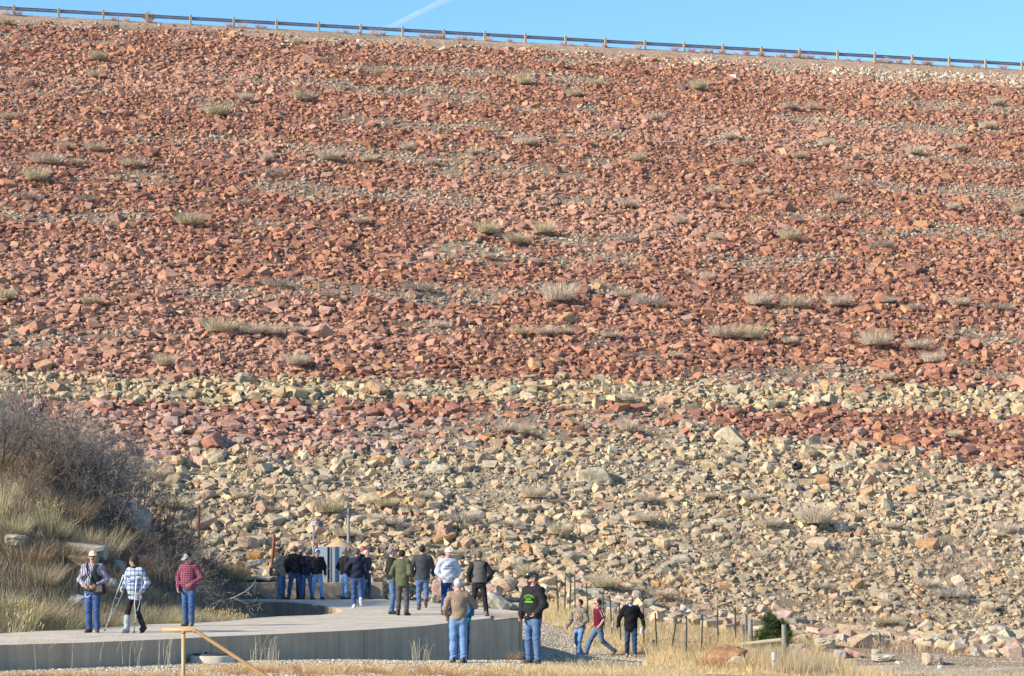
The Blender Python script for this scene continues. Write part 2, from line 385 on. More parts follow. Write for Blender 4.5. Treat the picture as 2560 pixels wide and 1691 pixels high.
# rock spilled past the foot of the slope
R_F = Rocks(); n = 9000
X_ = rng.uniform(2, 27, n); Y_ = 89.5 - rng.uniform(0, 1, n) ** 1.5 * np.interp(X_, [2, 8, 11, 20, 27], [5, 6, 12, 13, 12]); keep = (ground_z(X_, Y_) > dam_z(X_, Y_) - .3) & (rng.random(n) < .35 + .5 * vnoise(X_, Y_, .8, 97)); X_, Y_ = X_[keep], Y_[keep]; n = len(X_)
R_F.t = X_; R_F.size = .12 * (.85 / .12) ** (rng.random(n) ** 2.6); sz = R_F.size
R_F.scl = np.stack([sz * rng.uniform(.8, 1.3, n), sz * rng.uniform(.7, 1.05, n), sz * rng.uniform(.45, .95, n)], 1) / 2
R_F.R = rot_mats(rng.normal(0, 1, (n, 3)) * [1, 1, .3], np.abs(rng.normal(0, .4, n))) @ rot_mats(np.tile([0, 0, 1.0], (n, 1)), rng.uniform(0, 6.28, n))
R_F.pos = np.stack([X_, Y_, ground_z(X_, Y_) + .12 * sz], 1); R_F.ci = rng.choice(8, n, p=np.array(PAL[1][1]) / sum(PAL[1][1])); c_ = PAL[1][0][R_F.ci]; pk = rng.random(n) < .2; c_[pk] = PAL[3][0][rng.integers(0, 6, pk.sum())]
R_F.col = c_ * rng.uniform(.8, 1.12, (n, 1)); R_F.k = np.ones(n, int); R_F.s = np.zeros(n); R_F.kind = ['block', 'chip', 'round']; R_F.pi = rng.integers(0, 10 ** 6, n); R_F.kd = rng.integers(0, 3, n)
def realise(r, sel):
    VV, FF, CC = [], [], []; off = 0
    kd = r.kd[sel]; pi = r.pi[sel]
    for ki in range(len(r.kind)):
        pl = PROT[r.kind[ki]]
        for j, (v, f) in enumerate(pl):
            q = sel[(kd == ki) & (pi % len(pl) == j)]
            if not len(q): continue
            vv = np.einsum('nij,nkj->nki', r.R[q], r.scl[q][:, None, :] * v[None]) + r.pos[q][:, None, :]
            n = len(v); VV.append(vv.reshape(-1, 3)); CC.append(np.repeat(r.col[q], n, 0))
            FF.append((f[None] + (off + np.arange(len(q)) * n)[:, None, None]).reshape(-1, 3)); off += n * len(q)
    return np.concatenate(VV), np.concatenate(FF), np.concatenate(CC)

def roughen(v, f, seed, cuts=3, amp=.06):
    """subdivide a hull and weather it: chipped edges, pitted faces"""
    bm = bmesh.new(); vs_ = [bm.verts.new(p) for p in v]
    for t in f: bm.faces.new([vs_[i] for i in t])
    bmesh.ops.subdivide_edges(bm, edges=list(bm.edges), cuts=cuts, use_grid_fill=True)
    bmesh.ops.smooth_vert(bm, verts=list(bm.verts), factor=.55, use_axis_x=True, use_axis_y=True, use_axis_z=True)
    bmesh.ops.triangulate(bm, faces=list(bm.faces)); bm.verts.index_update()
    p = np.array([q.co[:] for q in bm.verts]); g = np.array([[w.index for w in q.verts] for q in bm.faces]); bm.free()
    r = np.random.default_rng(seed); sz = (p.max(0) - p.min(0)); n = 0
    for k in range(10):
        d = r.normal(0, 1, 3); d /= np.linalg.norm(d); n = n + np.sin((p / sz.max()) @ d * r.uniform(5, 26) + r.uniform(0, 6.28)) / (1 + .25 * k)
    nn = p / (np.linalg.norm(p, axis=1)[:, None] + 1e-6)
    return p + nn * (n * amp * .35 + r.normal(0, amp * .28, len(p)))[:, None] * sz.mean(), g
# the boulders that show largest become things of their own
LANDMARK_ROW = []            # filled with (px, description) as landmarks are placed
cand = []
for r in (R_A, R_B):
    px, py = proj(r.pos); a = r.size * F / r.pos[:, 1]
    ok = (px > 5) & (px < 2555) & (py > 60) & (py < 1600) & ~((px < 520) & (py > 1030 + np.abs(px - 0) * .62))
    ok &= ~((px > 620) & (px < 1260) & (py > 1385)) & ~((px > 800) & (px < 1420) & (py > 1500))
    ok &= r.pos[:, 2] > surf_z(r.pos[:, 0], r.pos[:, 1]) - .05
    for i in np.where(ok)[0]: cand.append((a[i] , r, i, px[i], py[i]))
cand.sort(key=lambda q: -q[0])
cand = cand[:285]
drop = {id(R_A): set(), id(R_B): set()}
POSTS_V = [32, 137, 240, 343, 445, 545, 645, 744, 842, 937, 1032, 1127, 1220, 1313, 1405, 1497, 1586, 1675, 1764, 1852, 1939, 2026, 2112, 2197, 2282, 2366]
ORD = ['first', 'second', 'third', 'fourth', 'fifth', 'sixth', 'seventh', 'eighth', 'ninth', 'tenth', 'eleventh', 'twelfth', 'thirteenth', 'fourteenth', 'fifteenth', 'sixteenth', 'seventeenth', 'eighteenth', 'nineteenth', 'twentieth', 'twenty-first', 'twenty-second', 'twenty-third', 'twenty-fourth', 'twenty-fifth', 'twenty-sixth']
LOWER_MARKS = [(60, 'the dark thicket'), (230, 'the yellow cap man'), (330, 'the woman on crutches'), (470, 'the maroon plaid shirt'), (590, 'the low back wall end'), (684, 'the rusty post'),
   (745, 'the cluster of dark jackets'), (784, 'the pole with the grey box'), (848, 'the steel cabinet'), (905, 'the red cap'), (1005, 'the olive jacket'), (1056, 'the charcoal jacket'), (1121, 'the white cap'), (1198, 'the grey vest'),
   (1330, 'the green-printed black hoodie'), (1455, 'the camouflage hoodie'), (1490, 'the maroon polo'), (1577, 'the long black coat'), (1716, 'the wire fence'), (1868, 'the paired wooden posts'), (1930, 'the green juniper'), (1990, 'the black tyre'),
   (2160, 'the pink toe boulders'), (2330, 'the orange toe boulder'), (2500, 'the gravel road end')]
def near_mark(px): return min(LOWER_MARKS, key=lambda q: abs(q[0] - px))[1]
def post_no(px): return ORD[min(range(len(POSTS_V)), key=lambda i: abs(POSTS_V[i] * V - px))]
used_labels = {}
def put_label(o, base, cat, group, extra=()):
    """give the label a further detail while another thing already carries it"""
    lab = base
    for e in ('',) + tuple(extra):
        lab = (base + ' ' + e).strip()
        if lab not in used_labels: break
    used_labels[lab] = group
    tag(o, lab, cat, group)
for a, r, i, px, py in cand:
    drop[id(r)].add(int(i))
    v, f, c = realise(r, np.array([i]))
    p = r.pos[i]; v, f = roughen(v - p, f, int(i), 2, .045); o = np_obj('boulder', v, f, np.tile(c[0], (len(v), 1)), M_ROCK); o.location = p
    kk = int(r.k[i]); nm = NAMES[kk][int(r.ci[i])]
    fl = r.scl[i, 2] / max(r.scl[i, 0], r.scl[i, 1]); sh = 'slab' if fl < .5 else 'block' if fl < .75 else 'chunk'
    size = 'huge' if a > 85 else 'large' if a > 62 else 'mid-sized' if a > 50 else 'smaller'
    z = p[2]
    if z < 5.5:
        lv = 'low' if z < 2 else 'midway up the tan rocks' if z < 4 else 'high in the tan rocks'
        base = f'{size} {nm} {sh} {lv} above {near_mark(px)}'
    else:
        lv = 'just above the tan rocks' if z < 8 else 'in the yellow band' if z < 10 else 'over the yellow band' if z < 16 else 'on the middle red slope' if z < 28 else 'on the upper red slope'
        base = f'{size} {nm} {sh} {lv} under the {post_no(px)} guardrail post'
    put_label(o, base, 'boulder', 'boulders on the dam slope', ('twin', 'trio', 'cluster'))
VV, FF, CC = [], [], []; off = 0
for r in (R_A, R_B, R_C, R_D, R_E, R_F):
    sel = np.array([i for i in range(len(r.t)) if i not in drop.get(id(r), ())]) if id(r) in drop else np.arange(len(r.t))
    v, f, c = realise(r, sel); VV.append(v); FF.append(f + off); CC.append(c); off += len(v)
o = np_obj('rock_rubble', np.concatenate(VV), np.concatenate(FF), np.concatenate(CC), M_ROCK)
tag(o, 'red and tan sandstone riprap covering the whole dam face', 'rubble', kind='stuff')
print('rocks', sum(len(r.t) for r in (R_A, R_B, R_C, R_D)), 'tris', sum(len(f) for f in FF))

def one_rock(px, py, Y, w, h, d, col, label, kind='block', seed=1, rz=0.0, tilt=0.0, name='boulder', cat='boulder', group=None, sink=.25, zc=None):
    """a boulder put where the photo shows it: w,h in photo pixels, d depth in metres"""
    r = np.random.default_rng(seed); v, f = hull_proto(r, kind)
    k = Y / F; lo = v.min(0); hi = v.max(0); v = (v - (lo + hi) / 2) / (hi - lo)
    R = np.array(Matrix.Rotation(tilt, 3, 'Y'))
    v = (v * np.array([w * k, d, h * k])) @ R.T
    Rz = np.array(Matrix.Rotation(rz, 3, 'Z')); v = v @ Rz.T
    v, f = roughen(v, f, seed)
    p = P(px, py, Y)
    c = np.tile(np.array(col, float) * .84, (len(v), 1))
    o = np_obj(name, v, f, c, M_ROCK); o.location = p
    tag(o, label, cat, group); return o
def dam_Y(px, py): return dam_hit(px, py)[1]
def dr(px, py, w, h, d, col, label, dy=-.25, **k): return one_rock(px, py, dam_Y(px, py) + dy, w, h, d, col, label, **k)
dr(1480, 1200, 98, 62, 1.2, (.50, .42, .27), 'big tan wedge boulder with a dark shadowed side in the middle of the tan rocks', seed=21, tilt=-.25)
dr(537, 1147, 56, 44, 1.0, (.52, .43, .26), 'tan cubic boulder standing proud beside the rusty-faced one', seed=23)
dr(431, 1155, 55, 34, 1.0, (.48, .33, .18), 'rusty-faced flat boulder beside the tan cubic one', seed=25)
dr(408, 1140, 60, 30, .9, (.44, .27, .21), 'mauve slab tucked above the rusty-faced boulder', seed=27)
dr(1095, 1175, 70, 34, .9, (.47, .41, .28), 'long tan boulder under the pink slabs', seed=29)
dr(1235, 1490, 55, 62, 1.0, (.50, .33, .24), 'pinkish lumpy boulder behind the grey vest man', seed=31, kind='round', dy=-1.0)
dr(1243, 1512, 76, 46, 1.1, (.55, .48, .36), 'pale wedge boulder with a sharp sunlit edge beside the slab', seed=133, dy=-3.0, tilt=.5)
dr(1100, 1480, 40, 70, .9, (.48, .32, .25), 'tall pink boulder behind the man in the white cap', seed=35, dy=-2.0)
dr(1078, 1500, 28, 30, .7, (.53, .44, .28), 'small cream boulder between the charcoal jacket and the white cap', seed=37, dy=-3.0)
dr(1300, 1520, 90, 26, .8, (.46, .43, .34), 'long grey boulder lying in dry grass behind the black hoodie man', seed=39, dy=-2.6)
dr(1462, 1490, 82, 42, 1.2, (.47, .43, .31), 'great grey boulder with a cream left face above the camouflage hoodie', seed=41, dy=-.9)
dr(1432, 1487, 34, 40, .9, (.58, .51, .33), 'cream boulder leaning on the great grey one', seed=43, dy=-1.6)
dr(1510, 1503, 34, 34, .8, (.46, .43, .35), 'grey rounded boulder above the maroon polo', seed=45, kind='round', dy=-1.0)
dr(1555, 1508, 40, 36, .8, (.50, .40, .29), 'tan boulder just over the far shoulder of the maroon polo', seed=47, dy=-1.0)
dr(1590, 1500, 26, 50, .8, (.54, .40, .30), 'upright pinkish boulder right behind the black coat man', seed=49, dy=-.8)
dr(1622, 1507, 36, 22, .8, (.42, .37, .27), 'brown-topped flat boulder beside the head of the black coat man', seed=51, dy=-.6)
dr(1625, 1532, 50, 34, 1.0, (.45, .40, .30), 'grey tan boulder behind the shoulder of the black coat man', seed=53, dy=-1.4, tilt=.3)
dr(1648, 1535, 46, 26, .9, (.46, .28, .18), 'brown slanted slab near the black coat man', seed=55, dy=-1.8, tilt=-.4)
dr(1686, 1535, 30, 38, .9, (.55, .43, .33), 'pinkish boulder pair member nearest the black coat', seed=57, dy=-1.6)
dr(1712, 1533, 34, 44, .9, (.50, .42, .31), 'tan upright slab of the boulder pair by the fence', seed=59, dy=-1.6, tilt=.3)
dr(1740, 1565, 42, 34, .9, (.54, .44, .33), 'squared tan boulder behind the middle of the wire fence', seed=161, dy=-2.4)
dr(1745, 1592, 50, 26, .9, (.52, .40, .30), 'low tan boulder under the squared one behind the fence', seed=63, dy=-3.6)
dr(1790, 1602, 44, 30, .9, (.50, .33, .25), 'pinkish boulder behind the fence next to the wooden posts', seed=165, dy=-3.8)
dr(1832, 1588, 54, 30, .9, (.52, .44, .33), 'wide tan boulder behind the last steel posts', seed=67, dy=-3.4)
dr(1960, 1545, 42, 40, 1.0, (.47, .33, .26), 'pink and grey boulder above the tall wooden post', seed=169, dy=-1.4)
dr(1975, 1586, 26, 30, .8, (.50, .38, .26), 'tan and orange boulder beside the tall wooden post', seed=71, dy=-2.6)
dr(2025, 1580, 34, 22, .8, (.53, .44, .31), 'cream flat-topped boulder past the tall wooden post', seed=73, dy=-2.4)
def fr(px, py, w, h, d, col, label, Y, **k): return one_rock(px, py, Y, w, h, d, col, label, **k)
fr(1990, 1624, 40, 30, .8, (.48, .40, .34), 'grey pink boulder at the toe beside the juniper', ground_hit(1990, 1633, 58) - .15, seed=75)
fr(2020, 1636, 34, 34, .7, (.50, .26, .21), 'bright pink boulder at the toe of the slope', ground_hit(2020, 1646, 58) - .15, seed=77, kind='round')
fr(2062, 1610, 58, 30, .9, (.55, .46, .34), 'broad cream boulder above the bright pink one', ground_hit(2062, 1619, 58) - .15, seed=79)
fr(2098, 1636, 30, 24, .7, (.49, .42, .36), 'pale grey boulder between two pink boulders', ground_hit(2098, 1643, 58) - .15, seed=81)
fr(2128, 1635, 44, 26, .8, (.50, .27, .20), 'salmon pink slab lying at the toe', ground_hit(2128, 1642, 58) - .15, seed=83, tilt=.4)
fr(2190, 1631, 22, 15, .5, (.60, .53, .35), 'small cream block perched on a flat boulder', ground_hit(2190, 1635, 58) - .15, seed=85)
fr(2205, 1646, 58, 20, .9, (.55, .44, .33), 'long flat buff boulder under the small cream block', ground_hit(2205, 1652, 58) - .15, seed=87)
fr(2250, 1657, 20, 11, .4, (.58, .48, .42), 'small pinkish white stone by the gravel road', ground_hit(2250, 1660, 58) - .15, seed=89)
fr(2330, 1650, 52, 34, .9, (.55, .40, .27), 'big orange and cream boulder at the edge of the gravel road', ground_hit(2330, 1660, 58) - .15, seed=91)
fr(2350, 1668, 13, 11, .3, (.60, .52, .42), 'pale stone in front of the orange and cream boulder', ground_hit(2350, 1671, 58) - .15, seed=93)
fr(2178, 1598, 20, 30, .6, (.50, .42, .36), 'small upright grey boulder at the toe', ground_hit(2178, 1607, 58) - .15, seed=95)
fr(2210, 1600, 34, 32, .8, (.49, .43, .30), 'rounded tan boulder with an orange side at the toe', ground_hit(2210, 1609, 58) - .15, seed=97, kind='round')
fr(2330, 1605, 50, 34, .9, (.48, .43, .33), 'weathered grey boulder behind the orange and cream one', ground_hit(2330, 1615, 58) - .15, seed=99, kind='round')
fr(2400, 1620, 42, 36, .9, (.50, .45, .35), 'grey rounded boulder in dry brush at the toe', ground_hit(2400, 1630, 58) - .15, seed=101, kind='round')
fr(2440, 1630, 36, 30, .8, (.46, .43, .34), 'pale lichen boulder at the far toe', ground_hit(2440, 1639, 58) - .15, seed=103, kind='round')
fr(2490, 1580, 44, 30, .9, (.52, .44, .34), 'cream boulder in the heap at the far end of the toe', ground_hit(2490, 1589, 58) - .15, seed=105)
# rust red and white boulders by the brace
fr(1820, 1640, 100, 62, 1.3, (.36, .185, .095), 'large rust orange boulder in golden grass below the wooden brace', 66, seed=107, kind='round')
fr(1795, 1662, 50, 36, .8, (.40, .14, .075), 'red stone leaning against the rust orange boulder', 64, seed=109)
fr(1850, 1668, 66, 46, .9, (.58, .52, .40), 'white angular boulder in front of the rust orange one', 63, seed=111, tilt=.35)
# hillside slabs
fr(215, 1376, 124, 40, 1.3, (.40, .35, .26), 'flat grey sandstone ledge behind the yellow cap', ground_hit(215, 1390) - .1, seed=121, tilt=.12)
fr(205, 1408, 84, 46, 1.0, (.30, .20, .12), 'brown undercut rock beneath the flat ledge', ground_hit(205, 1424) - .1, seed=122)
fr(293, 1420, 44, 40, .8, (.34, .27, .21), 'brown boulder between the yellow cap and the woman', ground_hit(293, 1434) - .1, seed=123, tilt=.4)
fr(278, 1462, 54, 44, .8, (.42, .37, .28), 'pale layered boulder beside the black shoulder bag', ground_hit(278, 1477) - .1, seed=125)
fr(195, 1500, 56, 34, .8, (.38, .35, .31), 'smooth grey boulder in the rabbitbrush', ground_hit(195, 1511) - .1, seed=127, kind='round')
fr(38, 1350, 56, 30, 1.0, (.42, .35, .24), 'curved sandstone outcrop by the frame edge', ground_hit(38, 1360) - .1, seed=129)
fr(335, 1298, 100, 104, 1.5, (.34, .34, .30), 'huge smooth grey green boulder behind the dark thicket', ground_hit(335, 1334) - .1, seed=131, kind='round', tilt=.4)
fr(365, 1400, 60, 34, .9, (.36, .33, .26), 'grey boulder between the woman and the maroon shirt', ground_hit(365, 1411) - .1, seed=133)
fr(425, 1495, 44, 30, .8, (.34, .31, .26), 'dull grey rock on the bank between the two couples', ground_hit(425, 1505) - .1, seed=135)
fr(636, 1390, 44, 20, .8, (.52, .27, .10), 'bright orange boulder by the rusty post', 88, seed=137)
fr(640, 1408, 44, 18, .8, (.58, .53, .42), 'white curved slab under the bright orange boulder', 87.5, seed=139, tilt=-.2)
fr(618, 1358, 52, 32, .9, (.50, .35, .24), 'pink and tan boulder above the bright orange one', 89.5, seed=141)
fr(538, 1347, 56, 40, 1.1, (.44, .37, .25), 'tan rounded boulder at the toe by the steel cage', 88, seed=143, kind='round')
fr(650, 1446, 80, 10, .8, (.52, .45, .34), 'thin pale slab lying behind the low back wall', 86, seed=145)

# ---------------------------------------------------------------- the concrete slab with its notch
front = [(-320, 1625), (0, 1613), (206, 1607), (440, 1597.5), (520, 1592.5), (640, 1587.5), (760, 1582), (910, 1575), (1060, 1565), (1121, 1558), (1175, 1551), (1225, 1546)]
back = [(1228, 1538), (1304, 1538), (1296, 1528), (1245, 1523), (1218, 1520), (1173, 1517), (1102, 1510), (1071, 1507), (975, 1501), (958, 1497.5), (700, 1496), (400, 1496)]
notch = [(400, 1501), (560, 1501.5), (640, 1503.5), (721, 1506), (780, 1511), (822, 1517.5), (850, 1523), (863, 1527.5), (852, 1531), (836, 1533.6), (798, 1538), (740, 1540), (696, 1541.5), (640, 1545.6), (559, 1553.8), (430, 1559.7), (374, 1561), (160, 1575), (0, 1584), (-320, 1600)]
slab_xy = [PZ(x, y, 0)[:2] for x, y in front + back + notch]
def prism(name, xy, z0, z1, m_top, m_side, parent, bev=0.0):
    bm = bmesh.new(); top = [bm.verts.new((x, y, z1)) for x, y in xy]; bot = [bm.verts.new((x, y, z0)) for x, y in xy]
    f = bm.faces.new(top); n = len(xy)
    for i in range(n): bm.faces.new((top[i], bot[i], bot[(i + 1) % n], top[(i + 1) % n])).material_index = 1
    bmesh.ops.recalc_face_normals(bm, faces=list(bm.faces))
    for q in bm.faces:
        if q.material_index == 0 and q.normal.z < 0: bmesh.ops.reverse_faces(bm, faces=list(bm.faces)); break
    bmesh.ops.triangulate(bm, faces=[f])
    me = bpy.data.meshes.new(name); bm.to_mesh(me); bm.free(); me.materials.append(m_top); me.materials.append(m_side)
    return link(bpy.data.objects.new(name, me), parent)
def local(xy, o): return [(x - o[0], y - o[1]) for x, y in xy]
org = PZ(900, 1540, 0); plat = empty('concrete_platform', org)
tag(plat, 'pale concrete deck with a dark shaded front wall that the people stand on', 'platform')
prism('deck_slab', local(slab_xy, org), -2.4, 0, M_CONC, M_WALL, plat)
eb = [PZ(1225, 1552, -.06)[:2], PZ(1306, 1543, -.06)[:2], PZ(1304.2, 1538.4, 0)[:2] + np.array([0, -.01]), PZ(1228, 1538.4, 0)[:2] + np.array([0, -.01])]
_c = PZ(1225, 1546, 0)[:2]; _d = eb[1] - _c; _d = _d / np.linalg.norm(_d); eb[0] = _c - _d * .02 + np.array([-_d[1], _d[0]]) * .004; eb[3] = eb[3] - np.array([.03, 0])
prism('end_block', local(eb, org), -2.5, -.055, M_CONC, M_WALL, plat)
# form joints: narrow strips proud of the front wall
mb = MB()
def front_pt(px):
    xs_ = [q[0] for q in front]; return PZ(px, np.interp(px, xs_, [q[1] for q in front]), 0)
for px in (528, 680, 910, 1148):
    a = front_pt(px - 1); b = front_pt(px + 1); t = (b - a) / np.linalg.norm(b - a); nrm = np.array([t[1], -t[0], 0])
    ang = math.atan2(t[1], t[0]); c = front_pt(px) - org + nrm * .0
    mb.box((c[0], c[1], -.95), (.014, .008, 1.85), np.array(Matrix.Rotation(ang, 3, 'Z')))
mb.build('form_joint', mat('joint_filler', (.16, .15, .13), .95), plat)
# cracks/control joints across the deck: shallow strips lying on it
mb = MB()
for (x0, y0, x1, y1) in ((1225, 1538, 1000, 1537), (1000, 1537, 870, 1536)):
    a = PZ(x0, y0, 0) - org; b = PZ(x1, y1, 0) - org; d = b - a; L = np.linalg.norm(d)
    mb.box((a + b) / 2 + np.array([0, 0, .001]), (L, .018, .006), np.array(Matrix.Rotation(math.atan2(d[1], d[0]), 3, 'Z')))
mb.build('control_joint', mat('joint_sealant', (.24, .23, .20), .95), plat)

# low wall along the back of the deck
wY = 85.0; wx0 = P(430, 1400, wY)[0]; wx1 = P(957, 1400, wY)[0]
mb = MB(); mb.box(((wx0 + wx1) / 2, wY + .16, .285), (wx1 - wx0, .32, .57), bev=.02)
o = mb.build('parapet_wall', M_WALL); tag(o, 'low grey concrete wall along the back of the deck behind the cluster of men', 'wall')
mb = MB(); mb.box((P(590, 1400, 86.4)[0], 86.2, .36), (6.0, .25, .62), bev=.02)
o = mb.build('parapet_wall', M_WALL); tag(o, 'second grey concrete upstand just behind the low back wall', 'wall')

# manhole ring at the foot of the front wall
mo = P(530, 1650, 48.9); mh = empty('manhole', (mo[0], mo[1], -.62)); tag(mh, 'round concrete manhole with a dark lid at the foot of the front wall', 'manhole')
mb = MB(); mb.lathe((0, 0, 0), [(.46, -.1), (.46, .24), (.43, .27), (.0, .27)], 40); mb.build('ring', M_CONC, mh, True)
mb = MB(); mb.lathe((0, 0, .275), [(.38, 0), (.38, .025), (0, .028)], 36)
for a in (0, 2.1, 4.2): mb.box((.3 * math.cos(a), .3 * math.sin(a), .31), (.05, .03, .03))
mb.build('lid', mat('cast_iron', (.06, .055, .05), .7, 20, .2), mh)

# tan pipe handrail in front
hr = empty('handrail', P(458, 1691, 33.6)); M_TAN = mat('tan_enamel', (.52, .29, .12), .45, 6, .06, spec=.4)
tag(hr, 'tan painted pipe handrail sloping down beside the gravel', 'handrail')
b0 = np.array(hr.location[:]); q = lambda x, y, Y=33.6: P(x, y, Y) - b0
mb = MB(); mb.tube([q(406, 1575.5), q(484, 1575.5), q(487, 1576), q(490, 1578), q(700, 1715), q(800, 1780)], .0275, 12); mb.build('top_rail', M_TAN, hr, True)
for px, y0 in ((458.5, 1578), (705, 1716)):
    mb = MB(); mb.tube([q(px, y0), q(px, y0 + 215)], .0275, 12); mb.build('post', M_TAN, hr, True)
mb = MB()
for a_ in ((458.5, 1578.5), (487, 1576)): mb.tube([q(a_[0], a_[1]) + [0, 0, -.035], q(a_[0], a_[1]) + [0, 0, .0]], .031, 12)
mb.build('weld_collar', mat('chipped_enamel', (.40, .21, .09), .6, 30, .3), hr, True)

# ---------------------------------------------------------------- guardrail on the crest
gr = empty('guardrail', (C0[0], C0[1], CREST)); tag(gr, 'steel beam guardrail on wooden posts along the top of the dam', 'guardrail')
# post pitch fitted to the photo: posts 1 and 26
def t_of_px(px): u = (px - CX) / F; return (u * C0[1] - C0[0]) / (TX - u * TY)
t1, t26 = t_of_px(32 * V), t_of_px(2366 * V)
tp = [t1 + (t26 - t1) * k / 25 for k in range(-4, 31)]
Rg = np.array(Matrix.Rotation(math.atan2(TY, TX), 3, 'Z'))
pos = lambda t, off, z: np.array([t * TX - off * -TY, t * TY - off * TX, z])       # off>0: towards the camera
M_POST = mat('treated_post_wood', (.40, .31, .17), .9, 12, .25, .3, 30, stretch=(1, 1, .2))
for t in tp:
    mb = MB(); mb.box(pos(t, .30, .36 - .2 + random.uniform(-.03, .03)), (.2, .2, 1.22), Rg @ np.array(Matrix.Rotation(random.uniform(-.02, .02), 3, 'Y')), bev=.015)
    mb.build('post', M_POST, gr)
prof = [(.00, .24), (.05, .262), (.085, .29), (.085, .33), (.05, .355), (.0, .385), (.0, .415), (.05, .445), (.085, .47), (.085, .51), (.05, .535), (0, .56)]
vs = []; fs = []
for i, t in enumerate((tp[0], tp[-1])):
    for o_, z in prof: vs.append(pos(t, .18 - o_ * 1.0, z + .06))
m = len(prof)
for k in range(m - 1): fs.append([k, k + 1, m + k + 1, m + k])
beam = np_obj('beam', np.array(vs), np.array(fs), None, mat('weathered_rail_steel', (.30, .32, .36), .5, 3, .15, metal=.4, spec=.5), False, gr)
# thin marker rod
mb = MB(); pr = dam_hit(296, 70); mb.tube([pr, pr + [0, 0, 1.05]], .02, 6, col=(.12, .12, .13)); o = mb.build('marker_rod', mat('dark_rod', (.1, .1, .11), .6))
tag(o, 'thin dark marker rod between the third and fourth guardrail posts', 'rod')

# contrail far off in the sky
mb = MB(); Yc = 9000.0
pts = [P(930 + 225 * t, 90 - 110 * t, Yc + 1500 * t) for t in np.linspace(0, 1, 24)]
mb.tube(pts, [8 + 2 * math.sin(i * 1.3) * .3 + 7 * (i / 23) for i in range(24)], 14)
mc, n_, l_, b_ = nodes('ice_cloud'); tr = n_.new('ShaderNodeBsdfTransparent'); d0 = n_.new('ShaderNodeBsdfDiffuse'); d0.inputs[0].default_value = (.95, .96, .98, 1); d1 = n_.new('ShaderNodeBsdfTranslucent'); d1.inputs[0].default_value = (.95, .96, .98, 1)
df = n_.new('ShaderNodeMixShader'); l_.new(d0.outputs[0], df.inputs[1]); l_.new(d1.outputs[0], df.inputs[2])
mx = n_.new('ShaderNodeMixShader'); lw = n_.new('ShaderNodeLayerWeight'); lw.inputs[0].default_value = .45
mr = n_.new('ShaderNodeMapRange'); mr.inputs[1].default_value = 0; mr.inputs[2].default_value = 1; mr.inputs[3].default_value = .62; mr.inputs[4].default_value = 0
no = noise_node(n_, l_, .006, 4); mm = n_.new('ShaderNodeMath'); mm.operation = 'MULTIPLY'
l_.new(lw.outputs['Facing'], mr.inputs[0]); l_.new(mr.outputs[0], mm.inputs[0]); 
m2 = n_.new('ShaderNodeMapRange'); m2.inputs[1].default_value = .3; m2.inputs[2].default_value = .7; m2.inputs[3].default_value = .7; m2.inputs[4].default_value = 1.2
l_.new(no.outputs['Fac'], m2.inputs[0]); l_.new(m2.outputs[0], mm.inputs[1])
l_.new(mm.outputs[0], mx.inputs[0]); l_.new(tr.outputs[0], mx.inputs[1]); l_.new(df.outputs[0], mx.inputs[2]); l_.new(mx.outputs[0], n_['Material Output'].inputs[0])
o = mb.build('contrail', mc, None, True); tag(o, 'thin white aircraft vapour trail slanting across the blue sky', 'contrail')
o.visible_shadow = True

# ---------------------------------------------------------------- steel cabinet, tower, poles behind the deck
cY = 86.4; cs = F / cY; cab = empty('steel_cabinet', P(830, 1459, cY) * [1, 1, 0]); tag(cab, 'tall grey steel cabinet with two doors and a dark gap between them', 'cabinet')
M_CAB = mat('grey_enamel', (.30, .34, .38), .55, 4, .06, spec=.4); wd = lambda px: px / cs
mb = MB(); mb.box((0, .34, .92), (.98, .56, 1.80), col=(1, 1, 1), bev=.01); mb.build('body', mat('dark_steel', (.045, .045, .05), .6), cab)  # near-black body colour paints the shade in the recess between the doors
mb = MB(); mb.box((-.325, .03, .93), (.33, .05, 1.78), np.array(Matrix.Rotation(-.06, 3, 'Z')), bev=.008); mb.build('door', M_CAB, cab)
mb = MB(); mb.box((.205, .03, .93), (.57, .05, 1.78), bev=.008); d2 = mb.build('door', M_CAB, cab)
mb = MB(); mb.box((-.058, -.01, .93), (.016, .02, 1.75), col=(1, 1, 1)); mb.build('door_edge', mat('worn_edge_paint', (.30, .26, .25), .7), d2)
mb = MB()
for z in (.3, .62, 1.05): mb.box((-.12, .01, z), (.07, .03, .02))
mb.build('hinge', M_STEEL, cab)

tw_ = P(848, 1400, 88.3); tower = empty('intake_tower', (tw_[0], tw_[1], 0)); tag(tower, 'round concrete standpipe with a tan conical cap behind the steel cabinet', 'tower')
M_TANC = mat('tan_concrete', (.50, .32, .17), .85, 5, .12, .2, 20)
mb = MB(); mb.lathe((0, 0, 0), [(.50, -1), (.50, 1.70)], 32); mb.build('shaft', M_CONC, tower, True)
mb = MB(); mb.lathe((0, 0, 0), [(.0, 1.62), (.72, 1.62), (.72, 1.70), (.0, 2.14)], 40); mb.build('cap', M_TANC, tower)
for a in np.linspace(-2.6, -.5, 6):
    mb = MB(); mb.box((.70 * math.cos(a), .70 * math.sin(a), 1.72), (.06, .06, .12), np.array(Matrix.Rotation(a, 3, 'Z')), bev=.01); mb.build('lug', mat('dark_iron', (.06, .05, .05), .7), tower)
def top(px, py, Y): return P(px, py, Y)
b = P(784, 1480, 86.0); pl = empty('instrument_pole', (b[0], b[1], -.1)); tag(pl, 'thin grey steel pole carrying a small pale box and a dark panel', 'pole')
h = P(784, 1316, 86)[2] + .1
mb = MB(); mb.tube([(0, 0, 0), (0, 0, h + .15)], .035, 10); mb.build('pole', M_STEEL, pl, True)
